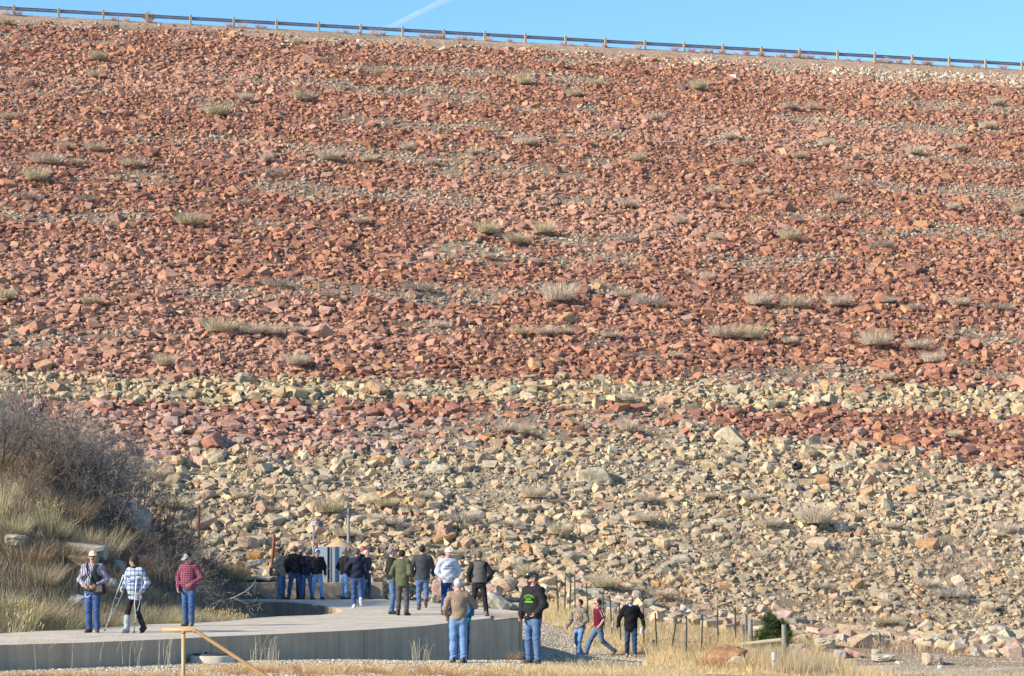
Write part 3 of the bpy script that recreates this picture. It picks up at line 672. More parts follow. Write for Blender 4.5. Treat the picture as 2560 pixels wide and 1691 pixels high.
mb = MB(); mb.box((.01, -.05, h + .09), (.19, .16, .18), bev=.03); mb.build('instrument_box', mat('pale_grey_box', (.50, .58, .58), .5), pl)
mb = MB(); mb.box((.25, .05, h + .08), (.16, .05, .17), np.array(Matrix.Rotation(.7, 3, 'Z')), bev=.01); mb.build('panel', mat('dark_panel', (.10, .12, .15), .35), pl)
mb = MB(); mb.box((.14, .0, h + .08), (.03, .03, .17)); mb.build('bracket', mat('pinkish_bracket', (.5, .42, .42), .6), pl)
b = P(871, 1470, 88.6); pl = empty('vent_pipe', (b[0], b[1], 0)); tag(pl, 'tall bare grey steel pipe standing behind the tan conical cap', 'pole')
mb = MB(); hz = P(871, 1270, 88.6)[2]; mb.tube([(0, 0, -.3), (0, 0, hz - .28)], .055, 12); mb.tube([(0, 0, hz - .28), (0, 0, hz)], .035, 10)
mb.build('pipe', M_STEEL, pl, True)
b = P(681, 1400, 89.5); mb = MB(); mb.tube([b + [-.06, 0, -.6], P(686, 1337, 89.5)], .06, 8); o = mb.build('rusty_post', mat('rust_brown', (.26, .10, .05), .9, 18, .3))
tag(o, 'leaning rust brown steel post among the tan rocks', 'post')
b = P(497, 1310, 92); mb = MB(); mb.tube([b - [0, 0, 2], P(497, 1262, 92)], .05, 8); o = mb.build('rusty_post', mat('rust_brown', (.2, .08, .04), .9, 18, .3))
tag(o, 'short dark rusty post higher up beside the orange brush', 'post')
b = P(672, 1440, 86); mb = MB(); mb.tube([b - [0, 0, .3], P(672, 1421, 86)], .022, 8); o = mb.build('marker_stake', mat('white_paint', (.75, .75, .75), .6)); tag(o, 'short white marker stake behind the low back wall', 'stake')
# pale metal sheet
mb = MB(); mb.box(P(652, 1429, 86.2), (.16, .03, .22), np.array(Matrix.Rotation(.4, 3, 'Y'))); o = mb.build('metal_plate', mat('pale_metal', (.5, .52, .53), .5, metal=.3)); tag(o, 'small pale metal plate leaning in the brush behind the low wall', 'plate')
# mesh cage behind the shrubs
b = P(500, 1405, 84); cg = empty('steel_cage', (b[0], b[1], 0)); tag(cg, 'blue grey pipe frame cage with wire mesh half hidden in brush', 'cage')
mb = MB(); w2, z0, z1 = .55, .3, P(0, 1368, 84)[2]
mb.tube([(-w2, 0, z0), (-w2, 0, z1), (w2, 0, z1), (w2, 0, z0), (-w2, 0, z0)], .02, 6); mb.tube([(-w2, .5, z0), (-w2, .5, z1), (w2, .5, z1), (w2, .5, z0)], .02, 6); mb.build('frame', mat('blue_grey_pipe', (.25, .30, .36), .6), cg)
mb = MB()
for x in np.linspace(-w2, w2, 14): mb.tube([(x, 0, z0), (x, 0, z1)], .006, 3)
for z in np.linspace(z0, z1, 10): mb.tube([(-w2, 0, z), (w2, 0, z)], .006, 3)
mb.build('wire_mesh', M_STEEL, cg)

# black tyre lying in the tan rocks
ty = dam_hit(1990, 1181) + [0, -.5, .25]; tyre = empty('tyre', ty); tag(tyre, 'old black tyre lying in the tan rocks', 'tyre')
mb = MB(); pr_ = [(.17, -.10), (.26, -.11), (.32, -.09), (.335, -.04), (.335, .04), (.32, .09), (.26, .11), (.17, .10), (.17, -.10)]; mb.lathe((0, 0, 0), pr_, 28)
o = mb.build('tread', mat('black_rubber', (.015, .015, .018), .7), tyre, True); tyre.rotation_euler = (.42, -.38, .2); tyre.scale = (.72, .72, .85)

# ---------------------------------------------------------------- wire fence, brace posts
PF = [(1396, 83.5, 22), (1412, 83.5, 24), (1424, 83.8, 34), (1438, 84, 44), (1471, 82.5, 40), (1511, 81, 42), (1530, 80, 46), (1552, 77.8, 44), (1610, 76.2, 48), (1643, 74.5, 60), (1677, 73.2, 62), (1716, 72, 78), (1753, 73.5, 74), (1796, 76.5, 60), (1840, 77, 64), (1863, 77, 0)]
fp = []
for px, Y, hh in PF:
    x = (px - CX) / F * Y; fp.append(np.array([x, Y, float(ground_z(x, Y))]))
fo = fp[0]; fence = empty('wire_fence', fo); tag(fence, 'sagging wire mesh fence on dark steel posts in golden grass', 'fence')
M_TPOST = mat('dark_green_steel', (.05, .055, .045), .7)
for i, (p_, q_) in enumerate(zip(fp[:-1], PF[:-1])):
    lean = np.array([random.uniform(-.06, .06), random.uniform(-.04, .04), 1]) if i != 10 else np.array([.16, 0, 1])
    mb = MB(); mb.box(p_ - fo + lean * .55, (.045, .012, 1.35), np.array(Matrix.Rotation(lean[0], 3, 'Y'))); mb.box(p_ - fo + lean * .55 + [0, .02, 0], (.012, .04, 1.33), np.array(Matrix.Rotation(lean[0], 3, 'Y'))); mb.build('steel_post', M_TPOST, fence)
mb = MB()
for z in (.2, .48, .78, 1.05, 1.18):
    for a, b in zip(fp[:-1], fp[1:]):
        pts = [a - fo + (b - a) * t + [0, 0, z - .05 * math.sin(math.pi * t)] for t in (0, .25, .5, .75, 1)]
        mb.tube(pts, .0035, 3, caps=False)
for a, b in zip(fp[5:-1], fp[6:]):
    L = np.linalg.norm(b - a)
    for t in np.arange(.1, 1, .16 / max(L, .3)): mb.tube([a - fo + (b - a) * t + [0, 0, .12], a - fo + (b - a) * t + [0, 0, 1.05 - .05 * math.sin(math.pi * t)]], .002, 3, caps=False)
mb.build('fence_wire', mat('dull_wire', (.16, .15, .14), .6, metal=.3), fence)
def wpost(px, ytop, Y, r, label, lean=0.0):
    x = (px - CX) / F * Y; z0 = float(ground_z(x, Y)) - .3; z1 = EYE - (ytop - HY) / F * Y
    mb = MB(); mb.tube([(0, 0, 0), (lean * .3, 0, (z1 - z0) * .5), (lean * (z1 - z0) * .3, 0, z1 - z0)], [r * 1.06, r, r * .97], 14)
    o = mb.build('wooden_post', M_WOOD2, None, False); o.location = (x, Y, z0); tag(o, label, 'post'); return o
M_WOOD2 = mat('grey_post_wood', (.27, .235, .185), .92, 16, .35, .5, 30, stretch=(1, 1, .12))
wpost(1863, 1536, 77.0, .078, 'grey wooden fence post, the taller of the touching pair')
wpost(1876, 1549, 75.8, .078, 'grey wooden fence post, the shorter of the touching pair')
wpost(1960, 1562, 68.0, .07, 'tall lone wooden post that carries the horizontal rail')
mb = MB(); mb.tube([P(1846, 1612, 75.5), P(1905, 1605, 72), P(1955, 1600, 68.2)], [.05, .055, .055], 12)
o = mb.build('wooden_rail', mat('pale_rail_wood', (.36, .315, .21), .9, 12, .25, .3, 20)); tag(o, 'pale round wooden brace rail running to the lone post', 'rail')
x, Y = (1935 - CX) / F * 62, 62.0; z0 = float(ground_z(x, Y)) - .2; pp = empty('well_pipe', (x, Y, z0)); tag(pp, 'short upright pipe, blue white below with a grey cap, beside the lone wooden post', 'pipe')
zt = EYE - (1631 - HY) / F * Y - z0
mb = MB(); mb.tube([(-.02, 0, 0), (0, 0, zt - .22)], .058, 16); mb.build('pipe', mat('blue_white_pvc', (.50, .60, .70), .4, spec=.5), pp, True)
mb = MB(); mb.tube([(0, 0, zt - .24), (.0, 0, zt - .2), (0.003, 0, zt)], [.066, .07, .066], 16); mb.build('cap', mat('grey_cap', (.40, .38, .34), .7), pp, True)
for px, y0, Y, lab, col, hh in ((1533, 1553, 78.5, 'short white plastic pipe stub leaning behind the wire fence', (.34, .33, .30), 12), (1604, 1570, 76.0, 'white marker stub just beside the glove of the black coat man', (.60, .60, .58), 10), (1634, 1600, 74.3, 'short split grey wooden stub next to a steel fence post', (.30, .27, .23), 26)):
    mb = MB(); a = P(px, y0, Y); k = Y / F; mb.tube([a - [0.02, 0, hh * k * 1.4], a], .045, 10); o = mb.build('stub_post', mat('stub', col, .7, 14, .15)); tag(o, lab, 'post')

# ---------------------------------------------------------------- grasses and shrubs
def blades(n, base_r, h, spread, width, pal, r, curve=.35, hvar=.5, seg=2):
    """n bent strips growing from a patch; returns verts, quads, colours"""
    a = r.uniform(0, 6.28, n); br = base_r * np.sqrt(r.random(n)); bx = br * np.cos(a); by = br * np.sin(a)
    a2 = a + r.normal(0, .6, n); out = spread * r.random(n) ** .7
    L = h * (1 - hvar * r.random(n)); dx = np.cos(a2) * out; dy = np.sin(a2) * out
    w = width * r.uniform(.6, 1.3, n); pa = r.uniform(0, 6.28, n); px_, py_ = np.cos(pa) * w / 2, np.sin(pa) * w / 2
    col = np.array(pal)[r.integers(0, len(pal), n)] * r.uniform(.75, 1.2, (n, 1))
    V_, C_ = [], []
    for k in range(seg + 1):
        t = k / seg; q = L * (t * (1 - curve) + curve * t * t) if False else L * t
        ox = bx + dx * L * (t + curve * t * t); oy = by + dy * L * (t + curve * t * t); oz = q * (1 - .25 * out * t)
        s = 1 - .85 * t
        V_.append(np.stack([ox - px_ * s, oy - py_ * s, oz], 1)); V_.append(np.stack([ox + px_ * s, oy + py_ * s, oz], 1)); C_ += [col, col]
    Vv = np.stack(V_, 1); nv = Vv.shape[1]
    f = np.concatenate([np.array([2 * k, 2 * k + 1, 2 * k + 3, 2 * k + 2])[None] + np.arange(n)[:, None] * nv for k in range(seg)])
    return Vv.reshape(-1, 3), f, np.stack(C_, 1).reshape(-1, 3)
BEIGE = [(.52, .42, .30), (.46, .37, .265), (.58, .48, .35), (.40, .33, .24)]
YELG = [(.52, .44, .22), (.44, .385, .20), (.58, .48, .25), (.38, .33, .19)]
SAGE = [(.46, .375, .225), (.50, .42, .25), (.38, .31, .19), (.52, .42, .25), (.34, .25, .145)]
GREYB = [(.44, .37, .30), (.37, .315, .25), (.50, .42, .34)]
GOLDP = [(.66, .47, .21), (.58, .41, .18), (.72, .54, .28), (.60, .37, .15)]
RUSTP = [(.52, .25, .12), (.45, .19, .10), (.58, .33, .16), (.50, .36, .20)]
BROWNP = [(.27, .19, .11), (.22, .15, .09), (.33, .24, .14), (.30, .20, .10)]
PALEP = [(.50, .42, .26), (.42, .36, .22), (.56, .47, .30)]
def proto_tuft(pal, n, base, h, spread, width, k, seed, curve=.3, hvar=.6):
    out = []
    for j in range(k):
        v, f, c = blades(n, base, h, spread, width, pal, np.random.default_rng(seed + j), curve, hvar); out.append(np_mesh('tuft', v, f, c, M_GRASS))
    return out
BEIGE2 = [tuple(c * 1.3 for c in q) for q in BEIGE]
T_SLOPE = {'g': proto_tuft(BEIGE2, 900, .48, .80, .75, .016, 5, 500, .5, .8), 'y': proto_tuft([YELG[0], YELG[2], BEIGE2[0], BEIGE2[1], BEIGE2[3], (.52, .47, .29)], 900, .46, .85, .7, .016, 4, 510, .5, .8), 's': proto_tuft(GREYB, 700, .55, .5, 1.1, .015, 4, 520, .5, .8)}
T_NEAR = {'gold': proto_tuft(GOLDP, 200, .16, .36, .9, .007, 4, 530), 'rust': proto_tuft(RUSTP, 220, .15, .30, 1.0, .007, 4, 540), 'sage': proto_tuft(SAGE, 900, .42, .62, .7, .007, 4, 550, .5, .75),
          'yel': proto_tuft(YELG + SAGE[:1], 900, .42, .58, .75, .007, 4, 560, .5, .75), 'brown': proto_tuft(BROWNP, 700, .4, .55, .9, .008, 4, 570, .5, .75)}
def put_tuft(me, loc, s, sz, name, base, cat, group, extra=()):
    o = bpy.data.objects.new(name, me); o.location = tuple(float(c) for c in loc); o.scale = (s, s, sz); o.rotation_euler = (0, 0, random.uniform(0, 6.28)); COL.objects.link(o)
    put_label(o, base, cat, group, extra); return o
SL = [(15,60,'y',30),(690,105,'g',40),(228,140,'y',45),(222,183,'y',40),(880,175,'y',38),(345,48,'g',40),(1215,198,'y',40),(1380,202,'y',35),(1330,228,'y',40),(1620,210,'y',45),(570,235,'g',34),(505,270,'y',70),(705,232,'g',60),(20,278,'g',45),(150,347,'g',40),(220,352,'g',50),(110,382,'g',80),(180,385,'g',40),(310,390,'g',70),(620,375,'g',35),(765,373,'g',60),(855,378,'g',40),(945,350,'g',36),(1220,340,'g',50),(1000,385,'g',40),(1100,360,'g',34),(1690,325,'g',36),(1720,385,'g',50),(1830,255,'g',40),(1880,257,'g',34),(1520,280,'g',40),(1915,342,'g',40),(1850,370,'y',40),(1970,398,'y',35),(2120,360,'g',50),(2220,350,'g',40),(2290,300,'g',36),(2310,245,'g',34),(85,422,'y',60),(630,408,'s',60),(440,525,'y',70),(835,520,'g',45),(1455,483,'g',50),(1480,377,'y',40),(1580,522,'g',40),(1655,452,'g',35),(1770,455,'g',35),(1940,470,'g',50),(2210,488,'g',34),(2360,497,'y',36),(1130,545,'y',60),(1195,565,'y',60),(1260,545,'y',50),(1455,563,'s',50),(1135,602,'g',40),(1655,560,'g',36),(1830,560,'y',50),(2040,575,'s',60),(15,698,'y',50),(212,708,'y',50),(1295,702,'g',80),(1445,692,'g',50),(1640,655,'g',40),(1385,668,'y',34),(1845,715,'g',80),(1760,711,'g',60),(1945,711,'g',60),(2055,706,'g',36),(2120,720,'s',40),(2220,712,'g',50),(2310,722,'s',80),(515,775,'y',90),(590,778,'g',70),(635,780,'g',60),(690,775,'g',40),(1020,763,'g',34),(1208,780,'y',40),(1260,780,'g',50),(1305,778,'g',40),(1415,786,'g',50),(1680,785,'g',80),(1740,790,'y',70),(1830,800,'g',40),(2030,805,'g',80),(2130,810,'g',60),(1565,833,'g',34),(385,853,'y',55),(690,850,'g',60),(2160,845,'g',50),(2055,885,'g',40),(2240,850,'s',40),(1450,935,'g',50),(1175,1005,'g',50),(1212,1010,'g',50),(1455,1003,'g',50),(1680,1070,'g',40),(2210,1018,'g',34),(2310,990,'g',34),(360,1115,'y',70),(400,1182,'y',80),(760,1195,'y',80),(895,1180,'y',60),(1075,1215,'s',90),(1235,1160,'g',60),(1500,1168,'g',60),(1740,1165,'g',50),(1885,1220,'g',90),(2065,1230,'g',50),(1500,1215,'g',60),(1785,1225,'g',60),(1300,1245,'y',60),(1400,1368,'y',70),(1540,1388,'g',50),(1222,1340,'y',60),(1460,1375,'s',60),(2200,1390,'s',90),(2150,1365,'g',60),(2050,1452,'y',60),(640,666,'s',70),(970,676,'s',80),(1500,712,'s',80),(760,690,'s',50),(60,465,'s',60),(205,468,'s',50),(560,478,'s',40),(40,190,'s',50),(1760,1300,'g',40),(2310,1250,'g',40),(640,1190,'s',50),(560,1160,'g',40),(980,1160,'s',50),(1340,1110,'g',40),(1900,1370,'s',60),(1960,1400,'s',60),(2290,1420,'g',50),(800,1250,'g',60),(870,1215,'g',40),(2330,1240,'g',60),(1640,1160,'g',40),(1180,1225,'s',60),(900,1222,'s',70),(1060,1290,'s',40)]
KIND = {'g': ('dry beige tuft', 'dry tufts on the dam slope'), 'y': ('yellow green brush tuft', 'yellow green brush on the dam slope'), 's': ('low grey twiggy bush', 'grey bushes on the dam slope')}
for i, (vx, vy, k, w) in enumerate(SL):
    p = dam_hit(vx * V, vy * V); wid = w * V * p[1] / F; s = wid / 1.35
    me = T_SLOPE[k][i % len(T_SLOPE[k])]; nm, grp = KIND[k]
    size = 'broad' if w >= 70 else 'mid-sized' if w >= 50 else 'small'
    z = p[2]; lv = 'high on red rocks' if z > 32 else 'amid red rocks' if z > 18 else 'on lower red rocks' if z > 9 else 'on tan rocks'
    where = f'under the {post_no(vx * V)} guardrail post' if z > 9 else f'above {near_mark(vx * V)}'
    put_tuft(me, p + np.array([0, -.2, .12]), s, s * random.uniform(.6, 1.1), 'grass_tuft' if k != 's' else 'bush', f'{size} {nm} {lv} {where}', 'tuft' if k != 's' else 'bush', grp, ('pair', 'row', 'patch'))
rr = np.random.default_rng(640); T_ = rr.uniform(-40, 140, 300000); D_ = rr.uniform(4, 131, 300000); z_ = CREST - GRAD * D_; X_ = C0[0] + T_ * TX + D_ * TY; Y_ = C0[1] + T_ * TY - D_ * TX
ok = (np.abs(X_) < .2118 * Y_ + 9) & (rr.random(len(T_)) < .75 * sstep(.35, .9, streak(T_, z_)) * sstep(.42, .62, vnoise(T_, D_ * 1.5, .5, 66)) + .012)
T_, D_, X_, Y_, z_ = T_[ok], D_[ok], X_[ok], Y_[ok], z_[ok]; n = len(T_)
v, f, c = blades(n, 0.0, .42, .9, .022, BEIGE + GREYB + [(.42, .38, .24)], rr, .3, .6); v = v.reshape(n, -1, 3) + np.stack([X_, Y_, z_ + .02], 1)[:, None]
o = np_obj('sparse_grass', v.reshape(-1, 3), f, c, M_GRASS); tag(o, 'faint streaks of thin grey tan grass across the dam face', 'grass', kind='stuff')
# grasses along the crest
CR = [12, 40, 262, 292, 345, 530, 560, 598, 612, 780, 800, 830, 865, 885, 975, 985, 998, 1015, 1060, 1075, 1090, 1130, 1180, 1300, 1320, 1355, 1400, 1475, 1560, 1600, 1625, 1640, 1670, 1700, 1725, 1760, 1798, 1812, 1840, 1860, 1875, 1905, 1960, 1985, 2030, 2045, 2060, 2080, 2110, 2140, 2150, 2200, 2260, 2320]
for i, vx in enumerate(CR):
    t = t_of_px(vx * V); x, y = C0[0] + t * TX + .5 * TY, C0[1] + t * TY - .5 * TX
    sc = random.uniform(.55, 1.15)
    put_tuft(T_NEAR['rust' if i % 3 else 'gold'][i % 4], (x, y, CREST - .1), sc * 2.0, sc * 1.9, 'grass_tuft', f'russet grass tuft on the crest by the {post_no(vx * V)} guardrail post', 'tuft', 'russet grasses along the guardrail', ('and its twin', 'in a clump', 'in a row'))
# hillside and deck edge brush
def gz(px, Y): x = (px - CX) / F * Y; return np.array([x, Y, float(ground_z(x, Y))])
def edge_gap(px):
    for Y in np.arange(48, 66, .1):
        if Y > np.interp((px - CX) / F * Y, BEX, BEY): return Y
    return 66.0
HB = [(10, 54, 'yel', 1.0, 'at the frame edge'), (50, 53.6, 'yel', 1.25, 'behind the seed heads'), (95, 54, 'sage', 1.2, 'past the seed heads'), (140, 53.5, 'yel', 1.1, 'ahead of the yellow cap man'), (180, 54.5, 'sage', 1.2, 'at the elbow of the yellow cap man'), (262, 54.2, 'sage', 1.0, 'between the yellow cap man and the crutches'),
      (292, 54.8, 'yel', 1.1, 'behind the planted crutch'), (385, 56.5, 'sage', 1.05, 'behind the woman on crutches'), (412, 56.8, 'yel', 1.1, 'between the woman and the maroon shirt'), (440, 57.6, 'sage', .9, 'by the knee of the maroon shirt man'), (500, 59.5, 'yel', .7, 'just past the maroon shirt man'), (545, 61, 'yel', .55, 'under the bare branches'),
      (30, 60, 'yel', 1.0, 'on the bank above the seed heads'), (70, 58, 'brown', 1.3, 'low on the bank'), (118, 62, 'yel', 1.25, 'with bright flower heads on the bank'), (240, 64, 'sage', 1.5, 'above the flat ledge'), (205, 63.5, 'sage', 1.1, 'beside the flat ledge'), (150, 60, 'brown', 1.3, 'below the flat ledge'),
      (95, 57, 'sage', 1.1, 'halfway along the bank'), (15, 66, 'sage', 1.2, 'high on the bank'), (330, 64, 'brown', 1.4, 'under the big grey green boulder'), (300, 66, 'brown', 1.3, 'beside the flat ledge top'), (390, 80, 'yel', 1.9, 'beside the big grey green boulder'), (425, 82, 'yel', 1.5, 'with orange flowers at the slope toe'), (460, 84, 'yel', 1.4, 'at the slope toe above the cage'),
      (525, 84.5, 'brown', 1.3, 'beside the steel cage'), (580, 85.5, 'sage', 1.3, 'above the low back wall'), (610, 86, 'brown', 1.2, 'near the bright orange boulder'), (560, 86.5, 'brown', 1.2, 'behind the second upstand'), (490, 75, 'brown', 1.5, 'behind the maroon shirt man'), (455, 68, 'brown', 1.5, 'in the hollow behind the maroon shirt'), (60, 70, 'brown', 1.7, 'in the thicket edge'), (170, 68, 'brown', 1.6, 'under the thicket'), (275, 60, 'brown', 1.3, 'beside the layered boulder'), (225, 55.5, 'brown', 1.2, 'behind the black bag')]
NM = {'yel': 'yellow green rabbitbrush', 'sage': 'pale sage bush', 'brown': 'brown weedy clump', 'gold': 'golden bunch grass', 'rust': 'russet bunch grass'}
for i, (px, Y, k, s, w) in enumerate(HB):
    Y = max(Y, edge_gap(px) + .5 * s) if px < 560 else Y; p = gz(px, Y); put_tuft(T_NEAR[k][i % 4], p - [0, 0, .10], s, s * random.uniform(.9, 1.15), 'brush', f'{NM[k]} {w}', 'bush', 'brush on the bank')
# yellow flower heads on some brush are part of the clump's own mesh: small beads
def beads(pts, r, pal, rr):
    ico = np.array([[0, 0, 1], [1, 0, 0], [0, 1, 0], [-1, 0, 0], [0, -1, 0], [0, 0, -1]], float); f = np.array([[0, 1, 2], [0, 2, 3], [0, 3, 4], [0, 4, 1], [5, 2, 1], [5, 3, 2], [5, 4, 3], [5, 1, 4]])
    n = len(pts); v = pts[:, None, :] + ico[None] * (r * rr.uniform(.6, 1.4, (n, 1, 1))); c = np.repeat(np.array(pal)[rr.integers(0, len(pal), n)], 6, 0)
    return v.reshape(-1, 3), (f[None] + np.arange(n)[:, None, None] * 6).reshape(-1, 3), c
def rabbit_flower(px, Y, hgt, w, label, seed, n=90):
    rr = np.random.default_rng(seed); v, f, c = blades(160, .12, hgt, w, .010, YELG, rr, .2, .35)
    tips = v.reshape(-1, 6, 3)[:, 4]; tips = tips[rr.choice(len(tips), n)] + rr.normal(0, .03, (n, 3))
    v2, f2, c2 = beads(tips, .017, [(.50, .36, .13), (.44, .30, .11), (.52, .41, .19)], rr)
    f4 = f; me_v = np.concatenate([v, v2]); o = np_obj('flowering_brush', me_v, [f4, f2 + len(v)], np.concatenate([c, c2]), M_GRASS); Y = max(Y, edge_gap(px) + .4) if px < 560 else Y; o.location = gz(px, Y); tag(o, label, 'bush', 'flowering brush')
rabbit_flower(122, 61.5, 1.05, .35, 'tall rabbitbrush with bright yellow heads above the bank', 801)
rabbit_flower(2, 61, 1.0, .5, 'yellow headed brush cut by the frame edge', 802)
rabbit_flower(410, 81, 1.3, .9, 'orange yellow flowering brush by the big grey green boulder', 803, 260)
rabbit_flower(560, 61.5, .42, .8, 'small yellow flower clump at the deck edge under the bare branches', 804)
rabbit_flower(595, 62, .32, .8, 'small yellow flower clump at the deck edge nearest the men', 805)
rabbit_flower(530, 61, .4, .8, 'small yellow flower clump at the deck edge past the maroon shirt man', 806)
rabbit_flower(70, 53, .8, .6, 'yellow headed brush at the deck edge near the seed heads', 807)
rabbit_flower(935, 88.5, 1.1, .9, 'orange yellow brush behind the red cap and the black jacket', 808, 260)

def grass_field(name, n, fx, pal, h, width, label, seed, spread=.5):
    """ground cover that nobody could count: blades over a patch of ground"""
    rr = np.random.default_rng(seed); X, Y = fx(rr, n); n = len(X)
    v, f, c = blades(n, 0.0, h, spread, width, pal, rr, .3, .6); v = v.reshape(n, -1, 3)
    patch = vnoise(X, Y, 1.3, seed)[:, None]
    v[:, :, 2] *= (.45 + .9 * patch); v[:, :, 0] += X[:, None]; v[:, :, 1] += Y[:, None]; v[:, :, 2] += surf_z(X, Y)[:, None] - .02
    o = np_obj(name, v.reshape(-1, 3), f, c, M_GRASS); tag(o, label, 'grass', kind='stuff'); return o
def track_dist(X, Y):
    return np.abs(X - np.interp(Y, [50, 60, 66, 70, 74, 78, 82], [2.2, 2.2, 2.0, 2.2, 1.7, 1.0, .4])) / np.interp(Y, [50, 60, 66, 72, 76, 82], [.9, 1.0, 1.5, 1.8, 1.0, .5])
def f_gold(rr, n):
    X = rr.uniform(.3, 9.5, n); Y = rr.uniform(58, 90, n)
    ok = (track_dist(X, Y) > 1.05) & ~((np.abs(Y - 71.7 - .02 * X) < 1.6) & (X < 4.3)) & (ground_z(X, Y) > dam_z(X, Y) - .2) & (X > np.interp(Y, [58, 65, 71, 80], [1.5, 1.0, .6, -.5]))
    return X[ok], Y[ok]
grass_field('golden_grass', 60000, f_gold, GOLDP + PALEP, .26, .011, 'golden dry grass on the bank by the track', 901)
def f_fence(rr, n):
    X = rr.uniform(4.0, 9.5, n); Y = rr.uniform(66, 78, n); ok = X < 9 + (Y - 66) * .05; return X[ok], Y[ok]
grass_field('golden_grass', 16000, f_fence, GOLDP + PALEP + [(.50, .28, .14)], .5, .012, 'tall golden grass along the wire fence', 902)
def f_edge(rr, n):
    X = rr.uniform(.2, 5.6, n); Y = rr.uniform(43.0, 49.6, n)
    ok = rr.random(n) < sstep(.2, 1.6, X + (48.2 - Y) * .5); ok &= ~((np.abs(X - .45) < .25) & (Y > 48.3)); return X[ok], Y[ok]
grass_field('pale_grass', 26000, f_edge, PALEP + GOLDP, .20, .007, 'pale dry grass on the near edge beside the black hoodie man', 903)
def f_near(rr, n):
    X = rr.uniform(-10.5, 3, n); Y = rr.uniform(41, 45.2, n); ok = rr.random(n) < np.clip(vnoise(X, Y, 2.1, 77) * 1.5 - .35, 0, 1) * (1 - sstep(43.6, 45.2, Y)); return X[ok], Y[ok]
def f_near2(rr, n):
    X = rr.uniform(-6.4, 1.2, n); Y = rr.uniform(44.5, 48.4, n); ok = rr.random(n) < np.clip(vnoise(X, Y, 2.6, 78) * 1.9 - .55, 0, 1); return X[ok], Y[ok]
grass_field('pale_grass', 12000, f_near2, PALEP + GOLDP + RUSTP[:3], .10, .006, 'thin straw grass scattered below the wall', 911)
grass_field('pale_grass', 24000, f_near, PALEP + GOLDP + RUSTP[:2], .13, .006, 'short straw grass across the near gravel', 904)
def f_hill(rr, n):
    Y = rr.uniform(50, 86, n); u = rr.uniform(-.225, -.105, n); X = u * Y; ok = Y > np.interp(X, BEX, BEY) + .6; return X[ok], Y[ok]
grass_field('weeds', 60000, f_hill, BROWNP + [(.40, .31, .18), (.34, .27, .16), (.46, .36, .21), (.24, .17, .12)], .42, .011, 'brown dry weeds covering the bank behind the slab', 905)
_be = np.array([PZ(x, y, 0)[:2] for x, y in notch[13:]])
def f_back(rr, n):
    L = np.concatenate([[0], np.cumsum(np.linalg.norm(np.diff(_be, axis=0), axis=1))]); q = rr.uniform(0, L[-1], n); off = rr.uniform(.05, 1.5, n) ** 1.0
    return np.interp(q, L, _be[:, 0]) - off * .30, np.interp(q, L, _be[:, 1]) + off
grass_field('weeds', 30000, f_back, SAGE + YELG + BROWNP[:2], .42, .008, 'khaki grass fringe along the back edge of the slab', 915, .45)
def f_toe(rr, n):
    X = rr.uniform(5, 24, n); Y = rr.uniform(74, 97, n); ok = (rr.random(n) < np.clip(vnoise(X, Y, 1.1, 55) * 1.6 - .35, 0, 1)); return X[ok], Y[ok]
grass_field('weeds', 34000, f_toe, [(.40, .24, .13), (.34, .22, .13), (.44, .32, .19), (.30, .23, .17)], .42, .014, 'reddish brown weeds among the toe rocks', 906)
def f_toe2(rr, n):
    X = rr.uniform(4, 26, n); Y = rr.uniform(87, 101, n); z = dam_z(X, Y); ok = (z < 4.6) & (rr.random(n) < np.clip(vnoise(X, Y, .9, 56) * 1.9 - .75, 0, 1)); return X[ok], Y[ok]
grass_field('weeds', 40000, f_toe2, [(.36, .25, .17), (.32, .26, .20), (.42, .34, .25), (.30, .25, .21)], .42, .014, 'grey brown brush patches on the fine rubble above the toe', 910, .8)
def f_roadside(rr, n):
    X = rr.uniform(6.5, 16, n); Y = rr.uniform(60, 63.2, n); ok = rr.random(n) < .6; return X[ok], Y[ok]
grass_field('weeds', 9000, f_roadside, RUSTP + GOLDP, .2, .010, 'rusty grass on the near side of the gravel road', 907)
def f_brace(rr, n):
    X = rr.normal(7.3, .6, n); Y = rr.uniform(59, 70, n); ok = (X > 6.2); return X[ok], Y[ok]
grass_field('pale_grass', 9000, f_brace, [(.46, .36, .20), (.40, .28, .15), (.50, .40, .26)], .65, .009, 'tall straw grass about the lone wooden post', 908, .35)
def f_chan(rr, n):
    Y = rr.uniform(63, 80, n); X = rr.uniform(-10, -3.5, n); return X, Y
grass_field('weeds', 7000, f_chan, PALEP + [(.42, .30, .2)], .75, .010, 'dry weeds growing in the notch of the slab', 909, .3)

